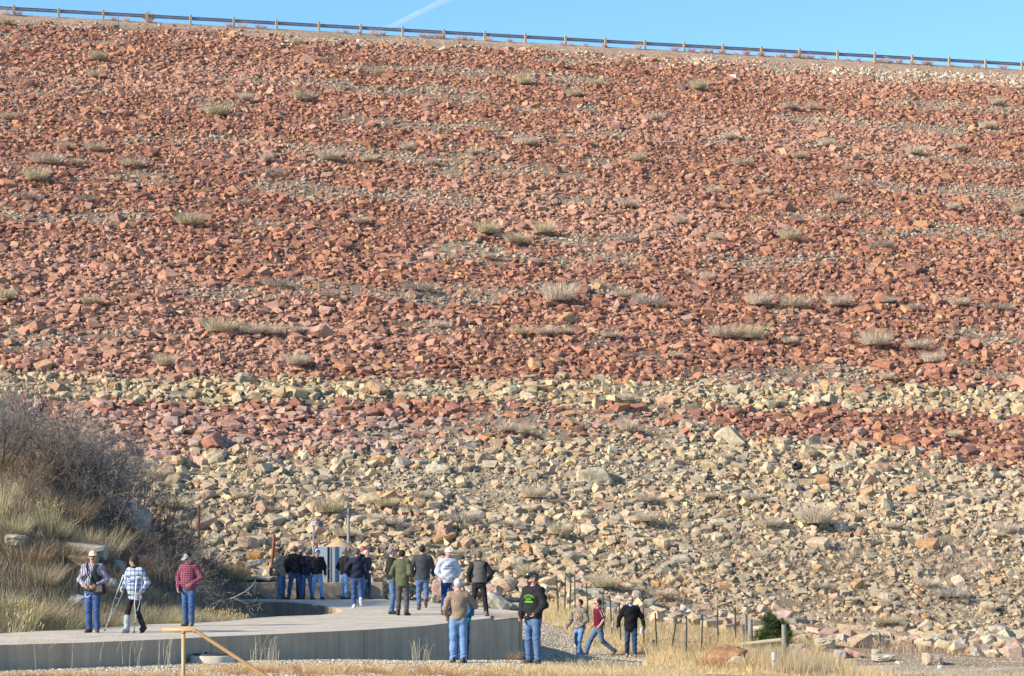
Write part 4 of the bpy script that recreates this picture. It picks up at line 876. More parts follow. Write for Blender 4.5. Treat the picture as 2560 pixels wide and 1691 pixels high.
# foreground bunch grasses, each a thing
FG = []
rr = np.random.default_rng(31)
for px in list(range(-10, 1420, 26)):
    FG.append((px + rr.uniform(-14, 14), rr.uniform(42.8, 43.7) if px < 520 else rr.uniform(43.0, 45.8), 'rust' if rr.random() < .5 else 'gold', rr.uniform(.5, .8) if px < 520 else rr.uniform(.6, 1.0)))
for px in list(range(560, 1780, 30)): FG.append((px + rr.uniform(-16, 16), rr.uniform(43.6, 45.2) if px < 1400 else rr.uniform(43, 45.5), 'gold' if rr.random() < .6 else 'rust', rr.uniform(.55, .95)))
for i, (px, Y, k, s) in enumerate(FG):
    m_ = min([(20, 'the seed head stems'), (130, 'the second group of seed heads'), (230, 'the yellow cap man'), (330, 'the woman on crutches'), (458, 'the handrail post'), (530, 'the manhole'), (640, 'the sloping rail'), (800, 'the front wall'), (920, 'a wall joint'), (1040, 'the front wall far part'), (1145, 'the brown plaid shirt man'), (1240, 'the wall end'), (1330, 'the black hoodie man'), (1450, 'the camouflage hoodie'), (1577, 'the black coat'), (1700, 'the fence')], key=lambda q: abs(q[0] - px))[1]
    sz = 'low' if s < .7 else 'mid-sized' if s < .85 else 'bushy'
    put_tuft(T_NEAR[k][i % 4], gz(px, Y) - [0, 0, .02], s * 1.2, s * .78, 'bunch_grass', f'{sz} {NM[k]} on near gravel before {m_}', 'grass', 'bunch grasses on the near gravel', ('pair', 'trio', 'row'))
for i, (px, Y, k, s) in enumerate(((1770, 62.6, 'rust', 1.3), (1795, 62.2, 'rust', 1.0), (1830, 62.4, 'gold', 1.2), (1868, 62.2, 'gold', 1.4), (1885, 64, 'rust', 1.2), (1755, 64, 'gold', 1.3), (1905, 62.4, 'gold', 1.5))):
    put_tuft(T_NEAR[k][i % 4], gz(px, Y) - [0, 0, .02], s * 1.3, s * 1.2, 'bunch_grass', f'{NM[k]} round the rust orange boulder', 'grass', 'bunch grasses round the boulder', ('on its sunny side', 'at its foot', 'just past it', 'beyond it'))
# tall stems with seed heads before the wall
def stems(px0, px1, n, Y0, Y1, h, label, seed, seeds=True, pal=PALEP):
    rr = np.random.default_rng(seed); mb = MB(); o0 = gz((px0 + px1) / 2, (Y0 + Y1) / 2); hd = []
    for _ in range(n):
        b = gz(rr.uniform(px0, px1), rr.uniform(Y0, Y1)) - o0; H = h * rr.uniform(.5, 1.1); dx, dy = rr.normal(.04, .13, 2); c = np.array(pal[rr.integers(0, len(pal))])
        pts = [b, b + [dx * .3 * H, dy * .3 * H, H * .5], b + [dx * H, dy * H, H * .93], b + [dx * 1.6 * H, dy * H, H]]
        mb.tube(pts, [.0035, .003, .0025, .002], 3, col=c, caps=False)
        if seeds:
            e = np.array(pts[-1]); mb.tube([e - [0, 0, .02], e + [.015, 0, .03], e + [.035, 0, .07]], [.004, .010, .003], 5, col=(.60, .45, .20))
    o = mb.build('tall_grass', M_GRASS); o.location = o0; tag(o, label, 'grass', 'tall dry stems before the wall')
stems(8, 46, 13, 45.5, 47.5, 1.0, 'tall dry stems with yellow seed heads at the frame edge', 701)
stems(46, 110, 12, 45.5, 47.5, .85, 'tall dry stems with drooping seed heads nearer the wall centre', 702)
stems(100, 140, 7, 46, 47.5, .55, 'bent straw stems with curled seed heads', 703)
stems(200, 290, 26, 46.5, 48.3, .62, 'sheaf of straw stems under the yellow cap man', 704, False)
stems(300, 350, 14, 46.5, 48.3, .55, 'leaning straw stems under the woman on crutches', 705, False)
stems(395, 425, 12, 46.5, 48.3, .75, 'straw stems under the maroon shirt man', 706, False)
stems(425, 456, 16, 36, 37, .62, 'rust red dry stems beside the handrail post', 707, False, [(.38, .12, .06), (.42, .16, .08), (.32, .10, .06)])
stems(610, 700, 24, 47.5, 49.5, .55, 'straw stems against the front wall past the manhole', 708, False)
stems(160, 185, 5, 46, 47, .6, 'a few slanting stems between the seed heads and the sheaf', 709)
stems(1030, 1075, 18, 50, 51, .45, 'fine straw stems against the wall by the brown plaid shirt man', 710, False)
# dark weed at the wall foot
me = T_NEAR['brown'][0]; put_tuft(me, gz(1285, 50.5) + [0, 0, .0], .32, .55, 'weed', 'dark weed at the foot of the wall end', 'weed', 'single weeds')

# pebbles of the near gravel strip and the track
def pebbles(name, fx, n, lo, hi, pal, label, seed):
    rr = np.random.default_rng(seed); X, Y = fx(rr, n); n = len(X); pv, pf = PROT['chip'][0]; out = []; fo_ = []; co = []; off = 0
    for j, (pv, pf) in enumerate(PROT['chip'][:8]):
        q = np.arange(n) % 8 == j; m = q.sum(); s = rr.uniform(lo, hi, (m, 1, 1)) ** 1.0
        R = rot_mats(rr.normal(0, 1, (m, 3)), rr.uniform(0, 6.28, m)); v = np.einsum('nij,nkj->nki', R, s * pv[None] * np.array([1, 1, .7]))
        v = v + np.stack([X[q], Y[q], ground_z(X[q], Y[q]) + .15 * lo], 1)[:, None]; out.append(v.reshape(-1, 3)); fo_.append((pf[None] + off + (np.arange(m) * len(pv))[:, None, None]).reshape(-1, 3)); off += m * len(pv)
        co.append(np.repeat(np.array(pal)[rr.integers(0, len(pal), m)] * rr.uniform(.8, 1.15, (m, 1)), len(pv), 0))
    o = np_obj(name, np.concatenate(out), np.concatenate(fo_), np.concatenate(co), M_ROCK); tag(o, label, 'gravel', kind='stuff')
GP = [(.48, .395, .28), (.42, .335, .235), (.54, .45, .33), (.37, .29, .21), (.56, .47, .34)]
pebbles('gravel', lambda r, n: (r.uniform(-11, 3, n), r.uniform(42.5, 50.4, n)), 22000, .010, .026, GP, 'pale gravel strip in front of the wall', 950)
def f_tr(r, n):
    Y = r.uniform(52, 82, n); X = np.interp(Y, [50, 60, 66, 70, 74, 78, 82], [2.2, 2.2, 2.0, 2.2, 1.7, 1.0, .4]) + r.uniform(-1, 1, n) * np.interp(Y, [50, 60, 66, 72, 76, 82], [.9, 1.0, 1.5, 1.8, 1.0, .5]); return X, Y
pebbles('gravel', f_tr, 9000, .010, .03, GP, 'gravel on the track round the wall end', 951)
pebbles('gravel', lambda r, n: (r.uniform(6, 17, n), r.uniform(62.5, 75, n)), 7000, .008, .026, [(.40, .32, .225), (.36, .285, .20), (.44, .36, .26)], 'gravel on the road at the toe', 952)

# leafless shrubs
def bare_shrub(seed, h, spread, stems_n, col, depth=4, thick=.016, twig=.0035):
    r = np.random.default_rng(seed); A, B, RA, RB, CI = [], [], [], [], []
    def grow(p, d, L, rad, lev):
        n = 3 if lev < 2 else 2
        for k in range(n):
            d = d + r.normal(0, .17, 3) + np.array([0, 0, .06]); d /= np.linalg.norm(d); q = p + d * L / n
            r2 = max(rad * (1 - .22 * (k + 1) / n * 1.2), twig); A.append(p); B.append(q); RA.append(rad); RB.append(r2); CI.append(lev); p = q; rad = r2
            if lev < depth:
                for _ in range(r.integers(1, 3) if lev < depth - 1 else 2):
                    dd = d + r.normal(0, .62, 3); dd /= np.linalg.norm(dd); grow(p, dd, L * r.uniform(.42, .72), max(rad * .58, twig), lev + 1)
    for _ in range(stems_n):
        a = r.uniform(0, 6.28); o = spread * r.uniform(.1, 1)
        grow(np.array([math.cos(a), math.sin(a), 0]) * .12 * h, np.array([math.cos(a) * o, math.sin(a) * o, 1]), h * r.uniform(.32, .5), thick * r.uniform(.7, 1.2), 1)
    A, B = np.array(A), np.array(B); RA = np.array(RA)[:, None]; RB = np.array(RB)[:, None]; t = B - A; t /= np.linalg.norm(t, axis=1)[:, None] + 1e-9
    u = np.cross(t, np.array([.3, .8, .52])); u /= np.linalg.norm(u, axis=1)[:, None] + 1e-9; w = np.cross(t, u); vs = []
    for P_, R_ in ((A, RA), (B, RB)):
        for k in range(3): a = k * 2.0944; vs.append(P_ + R_ * (math.cos(a) * u + math.sin(a) * w))
    Vv = np.stack(vs, 1); n = len(A); f = np.array([[0, 1, 4, 3], [1, 2, 5, 4], [2, 0, 3, 5]])
    ff = (f[None] + (np.arange(n) * 6)[:, None, None]).reshape(-1, 4); c = np.array(col)[np.minimum(np.array(CI) - 1, len(col) - 1)] * r.uniform(.75, 1.25, (n, 1))
    return np_mesh('shrub', Vv.reshape(-1, 3), ff, np.repeat(c, 6, 0), M_TWIG)
GREYTW = [(.08, .064, .05), (.135, .112, .092), (.20, .167, .138), (.25, .208, .172)]
BROWNTW = [(.08, .06, .045), (.13, .10, .075), (.18, .135, .10), (.22, .16, .115)]
B_S = [bare_shrub(300 + k, 2.2, .55, 8, GREYTW if k < 4 else BROWNTW) for k in range(6)]
SH = [(10, 76, 1.25, 0), (60, 80, 1.2, 1), (110, 78, 1.25, 2), (160, 82, 1.2, 3), (205, 80, 1.15, 0), (245, 78, 1.15, 1), (290, 76, 1.05, 2), (30, 70, 1.2, 4), (85, 71, 1.2, 2), (135, 72, 1.2, 5), (185, 72, 1.25, 1), (230, 71, 1.25, 3), (270, 70, 1.2, 0), (310, 69, 1.0, 4), (-15, 73, 1.2, 3), (50, 65, .95, 5), (110, 66, .9, 4), (170, 66, .85, 5), (385, 72, .95, 5), (420, 70, 1.0, 0), (450, 74, 1.0, 1), (480, 78, 1.0, 2), (400, 66, .85, 4), (440, 64, .8, 3), (475, 66, .85, 1), (515, 70, .8, 4), (500, 64, .6, 2), (535, 83.5, .6, 5), (580, 85, .5, 4), (345, 66, .7, 5), (-20, 79, 1.3, 4), (230, 84, 1.1, 4), (130, 84, 1.1, 3), (555, 76, .6, 0), (610, 87, .5, 1), (410, 78, 1.0, 2), (40, 76, 1.5, 1), (95, 75, 1.5, 3), (150, 75, 1.5, 0), (200, 74, 1.5, 2), (250, 73, 1.45, 1), (290, 72, 1.3, 3), (320, 71, 1.1, 0), (225, 78, 1.4, 5), (175, 79, 1.4, 2), (275, 77, 1.3, 0), (350, 70.5, .8, 1), (330, 75, 1.3, 2), (365, 76, 1.1, 3), (395, 75, 1.05, 0), (425, 76, 1.0, 4), (455, 77, .9, 1), (380, 68, 1.0, 3), (410, 69, .95, 2), (440, 70, .9, 5), (465, 71, .85, 0), (490, 69, .75, 1), (360, 66, .8, 4), (-10, 70, 1.4, 1), (20, 79, 1.5, 0), (70, 79, 1.5, 2), (120, 80, 1.5, 1), (180, 80, 1.45, 3), (240, 80, 1.3, 2)]
for i, (px, Y, s, k) in enumerate(SH):
    o = bpy.data.objects.new('bare_shrub', B_S[k]); o.location = gz(px, Y) - [0, 0, .05]; o.scale = (s * random.uniform(.9, 1.15), s, s * random.uniform(.85, 1.1)); o.rotation_euler = (0, 0, i * 2.4); COL.objects.link(o)
    tint = 'grey leafless shrub' if k < 4 else 'brown leafless shrub'; dep = 'at the back of the thicket' if Y > 75 else 'in the heart of the thicket' if Y > 68 else 'at the thicket front'
    pl_ = 'at the frame edge' if px < 40 else 'toward the frame edge' if px < 120 else 'above the yellow cap' if px < 220 else 'over the flat ledge' if px < 290 else 'by the grey green boulder' if px < 370 else 'above the maroon shirt' if px < 470 else 'by the steel cage' if px < 530 else 'over the deck notch'
    sz = 'tall' if s > 1.1 else 'mid-sized' if s > .8 else 'low'
    put_label(o, f'{sz} {tint} {dep} {pl_}', 'shrub', 'leafless shrubs on the bank', ('pair', 'knot', 'row'))
# one crooked dead branch arching over the notch, and a dark trunk in the thicket
b = gz(556, 62.6); mb = MB(); q = lambda x, y, Y=62.6: P(x, y, Y) - b
mb.tube([q(555, 1560), q(545, 1535), (q(535, 1524)), q(548, 1507), q(575, 1498)], [.05, .045, .035, .03, .022], 7, col=(.07, .06, .055))
mb.tube([q(535, 1524), q(520, 1510), q(508, 1500)], [.035, .03, .02], 7, col=(.07, .06, .055))
mb.tube([q(575, 1498), q(590, 1492), q(612, 1480), q(628, 1468), q(640, 1450)], [.02, .015, .012, .01, .006], 5, col=(.31, .28, .25))
mb.tube([q(612, 1480), q(622, 1484), q(630, 1492)], [.01, .008, .006], 5, col=(.31, .28, .25))
mb.tube([q(583, 1495), q(600, 1502), q(622, 1512)], [.012, .01, .006], 5, col=(.28, .25, .225))
mb.tube([q(583, 1500), q(583, 1520), q(580, 1545)], [.022, .02, .018], 6, col=(.08, .07, .065))
mb.tube([q(568, 1512), q(575, 1530), q(584, 1545)], [.02, .025, .02], 6, col=(.07, .06, .06))
rr = np.random.default_rng(77)
for _ in range(60):
    a = q(rr.uniform(510, 660), rr.uniform(1480, 1545)); d = rr.normal(0, .16, 3); mb.tube([a, a + d * .6, a + d + [0, 0, .06]], [.007, .005, .003], 3, col=(.22, .19, .17), caps=False)
o = mb.build('dead_branch', M_TWIG); o.location = b; tag(o, 'crooked dead branch arching over the deck notch with a pale bare twig', 'branch')
b = gz(300, 66); mb = MB(); q = lambda x, y, Y=66.0: P(x, y, Y) - b
mb.tube([q(290, 1330), q(296, 1300), q(308, 1275), q(322, 1245), q(326, 1210)], [.05, .045, .04, .025, .012], 7, col=(.06, .05, .05)); mb.tube([q(300, 1290), q(318, 1285), q(335, 1270)], [.03, .02, .012], 6, col=(.07, .06, .06)); mb.tube([q(304, 1280), q(290, 1260), q(282, 1235)], [.03, .02, .01], 6, col=(.07, .06, .06))
o = mb.build('shrub_trunk', M_TWIG); o.location = b; tag(o, 'dark forked trunk standing before the big grey green boulder', 'trunk')

# juniper
jx = gz(1934, 74.5); jun = empty('juniper', jx); tag(jun, 'dark green juniper bush behind the wooden brace rail', 'bush')
rr = np.random.default_rng(55); mb = MB(); mb.tube([(0, 0, -.1), (.05, 0, .5), (0, 0, .9)], [.06, .05, .02], 7, col=(.12, .08, .05)); mb.build('trunk', M_TWIG, jun)
vv, ff, cc = [], [], []; off = 0
LOB = [((-.18, 0, .42), .36), ((.20, -.05, .36), .34), ((.02, .05, .78), .30), ((-.10, -.1, 1.0), .20), ((.32, .1, .70), .20), ((-.36, 0, .22), .22), ((.42, 0, .2), .22)]
for k in range(330):
    lc, lr = LOB[rr.choice(7, p=[.25, .22, .2, .08, .09, .08, .08])]; u = rr.normal(0, 1, 3); u /= np.linalg.norm(u); c = np.array(lc) + u * lr * rr.uniform(.3, 1.12)
    if c[2] < .02: continue
    v, f, co = blades(40, .04, .17 * rr.uniform(.6, 1.5), 1.3, .015, [(.06, .085, .03), (.08, .11, .036), (.11, .135, .045), (.045, .065, .025)], rr, .1, .5)
    d = u + [0, 0, .9]; d /= np.linalg.norm(d); Rm = np.array(Vector((0, 0, 1)).rotation_difference(Vector(d)).to_matrix()); v = v @ Rm.T + c
    vv.append(v); ff.append(f + off); cc.append(co); off += len(v)
np_obj('crown', np.concatenate(vv), np.concatenate(ff), np.concatenate(cc), M_GRASS, False, jun)

# ---------------------------------------------------------------- people: implicit surfaces meshed with surface nets
class Field:
    def __init__(s, lo, hi, h):
        s.h = h; s.lo = np.asarray(lo, float); n = np.ceil((np.asarray(hi) - s.lo) / h).astype(int) + 1; s.n = n
        s.ax = [s.lo[i] + np.arange(n[i]) * h for i in range(3)]; s.F = np.full(n, .5, np.float32)
    def sl(s, lo, hi):
        a = np.maximum(np.floor((np.asarray(lo) - s.lo) / s.h).astype(int), 0); b = np.minimum(np.ceil((np.asarray(hi) - s.lo) / s.h).astype(int) + 1, s.n)
        return tuple(slice(max(x, 0), max(y, 0)) for x, y in zip(a, b))
    def grid(s, k): return np.meshgrid(s.ax[0][k[0]], s.ax[1][k[1]], s.ax[2][k[2]], indexing='ij')
    def un(s, k, d, kk):
        A = s.F[k]
        if A.size == 0: return
        hgt = np.clip(.5 + .5 * (d - A) / kk, 0, 1); s.F[k] = d * (1 - hgt) + A * hgt - kk * hgt * (1 - hgt)
    def cone(s, a, b, ra, rb, k=.03, sy=1.0):
        """tapered capsule; sy > 1 flattens it in y"""
        a = np.asarray(a, float); b = np.asarray(b, float); m = max(ra, rb) + .07; q = s.sl(np.minimum(a, b) - m, np.maximum(a, b) + m); X, Y, Z = s.grid(q)
        if X.size == 0: return
        A = a * [1, sy, 1]; B = b * [1, sy, 1]; d = B - A; L = d @ d + 1e-12; x, y, z = X - A[0], Y * sy - A[1], Z - A[2]
        t = np.clip((x * d[0] + y * d[1] + z * d[2]) / L, 0, 1)
        D = np.sqrt((x - t * d[0]) ** 2 + (y - t * d[1]) ** 2 + (z - t * d[2]) ** 2) - (ra + (rb - ra) * t)
        s.un(q, D / (1 if sy == 1 else (1 + sy) / 2), k)
    def ell(s, c, r, R=None, k=.02):
        c = np.asarray(c, float); r = np.asarray(r, float); m = r.max() + .05; q = s.sl(c - m, c + m); X, Y, Z = s.grid(q)
        if X.size == 0: return
        p = np.stack([X - c[0], Y - c[1], Z - c[2]], -1)
        if R is not None: p = p @ R
        n0 = np.sqrt(((p / r) ** 2).sum(-1)); n1 = np.sqrt(((p / r ** 2) ** 2).sum(-1)) + 1e-6
        s.un(q, n0 * (n0 - 1) / n1, k)
    def cut(s, n, c, sel=None):
        """keep the side where n.(p-c) < 0"""
        X, Y, Z = s.grid((slice(None),) * 3); d = (X - c[0]) * n[0] + (Y - c[1]) * n[1] + (Z - c[2]) * n[2]
        s.F = np.maximum(s.F, d.astype(np.float32))
    def fold(s, amp, seed, fz=46.0, fx=26.0):
        r = np.random.default_rng(seed); m = np.abs(s.F) < .05; i = np.where(m); x, y, z = (s.ax[j][i[j]] for j in range(3)); v = 0
        for _ in range(6):
            a = r.uniform(-.9, .9); v = v + np.sin(x * fx * r.uniform(.4, 1.2) * (1 if r.random() < .5 else -1) + y * fx * r.uniform(.3, 1) + z * fz * r.uniform(.4, 1.1) + r.uniform(0, 6.28))
        s.F[i] += (amp * v / 2.4).astype(np.float32)
    def mesh(s):
        Fv = s.F; S = Fv < 0; nx, ny, nz = Fv.shape
        c = [Fv[i:nx - 1 + i, j:ny - 1 + j, k:nz - 1 + k] for i in (0, 1) for j in (0, 1) for k in (0, 1)]
        cnt = sum((q < 0).astype(np.int8) for q in c); act = np.where((cnt > 0) & (cnt < 8)); n = len(act[0])
        vals = np.stack([q[act] for q in c], 1); off = np.array([[i, j, k] for i in (0, 1) for j in (0, 1) for k in (0, 1)], float)
        acc = np.zeros((n, 3)); num = np.zeros(n)
        for a in range(8):
            for b in range(a + 1, 8):
                if np.abs(off[a] - off[b]).sum() != 1: continue
                va, vb = vals[:, a], vals[:, b]; m = (va < 0) != (vb < 0); t = np.where(m, va / np.where(m, va - vb, 1), 0)
                acc += np.where(m[:, None], off[a] + t[:, None] * (off[b] - off[a]), 0); num += m
        V_ = (np.stack(act, 1) + acc / np.maximum(num, 1)[:, None]) * s.h + s.lo
        ix = np.full((nx - 1, ny - 1, nz - 1), -1, np.int32); ix[act] = np.arange(n); fs = []
        for ax in range(3):
            S0 = np.take(S, range(0, S.shape[ax] - 1), ax); S1 = np.take(S, range(1, S.shape[ax]), ax); i = np.array(np.where(S0 != S1)).T
            u, w = [(1, 2), (2, 0), (0, 1)][ax]; i = i[(i[:, u] > 0) & (i[:, w] > 0) & (i[:, u] < Fv.shape[u] - 1) & (i[:, w] < Fv.shape[w] - 1)]
            if not len(i): continue
            def g(du, dw): j = i.copy(); j[:, u] -= du; j[:, w] -= dw; return ix[j[:, 0], j[:, 1], j[:, 2]]
            q = np.stack([g(1, 1), g(0, 1), g(0, 0), g(1, 0)], 1); fl = S0[tuple(i.T)]; q[~fl] = q[~fl][:, ::-1]; fs.append(q)
        return V_, np.concatenate(fs)

def fabric(name, col, var=.10, rough=.92, sc=18):
    return mat(name, col, rough, sc, var, .15, 60, spec=.12)
def plaid(name, base, lines, fx, fz, w=.18, second=None):
    """woven check: the cloth's own coordinates, so it stays with the cloth"""
    m, n, l, b = nodes(name); tc = n.new('ShaderNodeTexCoord'); sp = n.new('ShaderNodeSeparateXYZ'); l.new(tc.outputs['Object'], sp.inputs[0])
    def M(op, a, c=None):
        q = n.new('ShaderNodeMath'); q.operation = op
        for i, v in enumerate((a, c)):
            if v is None: continue
            if isinstance(v, (int, float)): q.inputs[i].default_value = v
            else: l.new(v, q.inputs[i])
        return q.outputs[0]
    nz = noise_node(n, l, 6, 3); wob = M('MULTIPLY', nz.outputs['Fac'], .5)
    u = M('FRACT', M('ADD', M('MULTIPLY', M('ADD', sp.outputs['X'], M('MULTIPLY', sp.outputs['Y'], .7)), fx), wob)); v = M('FRACT', M('ADD', M('MULTIPLY', sp.outputs['Z'], fz), wob))
    cur = None
    r0 = n.new('ShaderNodeRGB'); r0.outputs[0].default_value = (*base, 1); cur = r0.outputs[0]
    for (ax, lo, hi, col, f) in lines:
        s_ = u if ax == 'x' else v; t = M('MULTIPLY', M('GREATER_THAN', s_, lo), M('LESS_THAN', s_, hi)); t = M('MULTIPLY', t, f)
        mx = n.new('ShaderNodeMix'); mx.data_type = 'RGBA'; l.new(t, mx.inputs['Factor']); l.new(cur, mx.inputs['A']); mx.inputs['B'].default_value = (*col, 1); cur = mx.outputs['Result']
    l.new(cur, b.inputs['Base Color']); b.inputs['Roughness'].default_value = .92; b.inputs['Specular IOR Level'].default_value = .12
    return m
def denim(name, col, fade):
    m, n, l, b = nodes(name); r = n.new('ShaderNodeRGB'); r.outputs[0].default_value = (*col, 1)
    no = noise_node(n, l, 5, 5, stretch=(1, 1, .5)); mr = n.new('ShaderNodeMapRange'); mr.inputs[1].default_value = .42; mr.inputs[2].default_value = .75; mr.inputs[3].default_value = 0; mr.inputs[4].default_value = .55
    l.new(no.outputs['Fac'], mr.inputs[0]); mx = n.new('ShaderNodeMix'); mx.data_type = 'RGBA'; l.new(mr.outputs[0], mx.inputs['Factor']); l.new(r.outputs[0], mx.inputs['A']); mx.inputs['B'].default_value = (*fade, 1)
    l.new(mx.outputs['Result'], b.inputs['Base Color']); b.inputs['Roughness'].default_value = .95; b.inputs['Specular IOR Level'].default_value = .1; return m
def camo(name):
    m, n, l, b = nodes(name); no = noise_node(n, l, 16, 3); cr = n.new('ShaderNodeValToRGB'); cr.color_ramp.interpolation = 'CONSTANT'
    e = cr.color_ramp.elements; e[0].position = 0; e[0].color = (.055, .045, .035, 1); e[1].position = .42; e[1].color = (.17, .135, .095, 1)
    for p_, c in ((.5, (.28, .24, .18)), (.57, (.11, .095, .07)), (.63, (.36, .32, .25))): q = e.new(p_); q.color = (*c, 1)
    l.new(no.outputs['Fac'], cr.inputs[0]); l.new(cr.outputs[0], b.inputs['Base Color']); b.inputs['Roughness'].default_value = .92; return m
J_BLUE = denim('blue_denim', (.045, .08, .185), (.11, .165, .30)); J_MID = denim('mid_denim', (.08, .13, .225), (.18, .255, .36)); J_M3 = denim('deep_denim', (.045, .09, .19), (.13, .20, .32)); J_LIGHT = denim('light_denim', (.20, .34, .52), (.38, .50, .62)); J_SKY = denim('faded_denim', (.14, .235, .39), (.27, .37, .50)); J_DARK = denim('dark_denim', (.022, .045, .10), (.06, .11, .19)); J_NAVY = fabric('navy_track_cloth', (.016, .045, .16))
C_BLACK = fabric('black_cloth', (.024, .023, .024), .25); C_CHAR = fabric('charcoal_cloth', (.055, .058, .062), .25); C_NAVY = fabric('navy_black_cloth', (.022, .027, .045), .25); C_OLIVE = fabric('olive_cloth', (.10, .102, .055)); C_TAUPE = fabric('taupe_cloth', (.30, .215, .17)); C_GREYVEST = fabric('grey_vest_cloth', (.12, .11, .10)); C_HOOD = fabric('heather_grey_fleece', (.45, .47, .53)); C_PANTG = fabric('grey_trouser_cloth', (.085, .078, .078)); C_LB = fabric('light_blue_shirt', (.28, .42, .70)); C_TEAL = fabric('teal_shirt', (.03, .17, .18)); C_VEST = fabric('dark_green_quilt', (.035, .042, .036)); C_MAROON = fabric('maroon_knit', (.12, .014, .028)); C_WHITE = fabric('white_cloth', (.78, .78, .80)); C_BOOT = fabric('grey_boot_shell', (.30, .315, .33)); C_COAT = fabric('black_wool', (.012, .012, .014), .3)
K_STRIPE = plaid('striped_shirt_cloth', (.27, .245, .29), [('x', 0, .35, (.07, .065, .09), .8), ('x', .5, .62, (.50, .48, .54), .8)], 24, 20)
K_BW = plaid('blue_white_flannel', (.56, .60, .68), [('x', 0, .46, (.09, .13, .20), .65), ('v', 0, .46, (.06, .09, .15), .7), ('x', .68, .74, (.05, .06, .10), .6), ('v', .68, .74, (.05, .06, .10), .6)], 9, 9)
K_MAR = plaid('maroon_flannel', (.17, .026, .045), [('x', 0, .18, (.42, .27, .32), .5), ('v', 0, .18, (.42, .27, .32), .5), ('x', .5, .75, (.10, .01, .03), .7), ('v', .5, .75, (.10, .01, .03), .7)], 23, 23)
K_BRN = plaid('brown_check', (.28, .195, .13), [('x', 0, .2, (.40, .31, .22), .5), ('v', 0, .2, (.40, .31, .22), .5), ('x', .5, .7, (.18, .115, .075), .5), ('v', .5, .7, (.18, .115, .075), .5)], 26, 26)
K_CAMO = camo('leaf_camouflage')
S_BRN = mat('brown_leather', (.10, .05, .03), .6, 12, .2, spec=.4); S_TAN = mat('tan_leather', (.24, .12, .06), .65, 12, .2); S_BLK = mat('black_leather', (.015, .014, .014), .55, 12, .2, spec=.4); S_WHT = mat('white_shoe', (.55, .56, .58), .6); S_GRY = mat('grey_blue_canvas', (.20, .25, .34), .8)
H_DARK = mat('dark_hair', (.018, .012, .009), .6, 50, .4, .4, 90); H_GREY = mat('grey_hair', (.22, .20, .185), .7, 50, .3, .4, 90); H_WHITE = mat('white_hair', (.58, .56, .52), .7, 50, .2, .4, 90); H_BRN = mat('brown_hair', (.05, .025, .015), .6, 50, .4, .4, 90); H_RED = mat('reddish_hair', (.22, .10, .045), .65, 50, .3, .4, 90); H_SP = mat('short_greyish_hair', (.13, .10, .085), .7, 50, .3, .4, 90)
M_SKIN = mat('skin', None, .6, 20, .08, spec=.3); M_LENS = mat('dark_lens', (.01, .01, .012), .15, spec=.6); M_BLKP = mat('black_plastic', (.015, .015, .015), .5)

ARMS = {'down': ((.27, .03, 1.16), (.28, -.06, .90)), 'pocket': ((.275, .10, 1.16), (.235, -.06, .955)), 'hood': ((.285, .01, 1.16), (.17, -.06, 1.02)), 'belt': ((.31, .04, 1.16), (.12, -.18, 1.02)), 'backp': ((.35, .13, 1.18), (.21, .09, 1.0)),
        'swf': ((.275, -.06, 1.17), (.28, -.23, .97)), 'swb': ((.275, .13, 1.18), (.28, .10, .92)), 'jut': ((.32, .09, 1.17), (.235, -.09, .98)), 'face': ((.36, -.10, 1.21), (.12, -.20, 1.46)), 'low': ((.25, -.02, 1.16), (.17, -.17, .93))}
LEGS = {'stand': (((.115, -.02, .50), (.125, .01, .085), 0, .25), ((.115, -.02, .50), (.125, .01, .085), 0, .25)),
        'wide': (((.15, -.02, .50), (.20, .01, .085), 0, .35), ((.15, -.02, .50), (.20, .01, .085), 0, .35)),
        'close': (((.095, -.03, .50), (.085, .0, .085), 0, .25), ((.095, -.02, .50), (.10, .02, .085), 0, .3)),
        'step': (((.10, -.15, .50), (.095, -.20, .09), -.1, .1), ((.10, -.02, .49), (.10, .22, .12), .45, .1)),
        'stride': (((.09, -.24, .51), (.09, -.38, .10), -.25, .05), ((.09, .07, .49), (.09, .46, .15), .65, .05)),
        'lift': (((.10, -.04, .50), (.10, -.02, .085), 0, .2), ((.10, -.02, .52), (.11, .28, .26), 1.25, .1)),
        'walk': (((.10, -.12, .50), (.10, -.13, .085), 0, .15), ((.10, .0, .49), (.10, .17, .10), .3, .15))}
def rotz(a): c, s = math.cos(a), math.sin(a); return np.array([[c, -s, 0], [s, c, 0], [0, 0, 1.0]])
def rotx(a): c, s = math.cos(a), math.sin(a); return np.array([[1.0, 0, 0], [0, c, -s], [0, s, c]])
nP = [0]
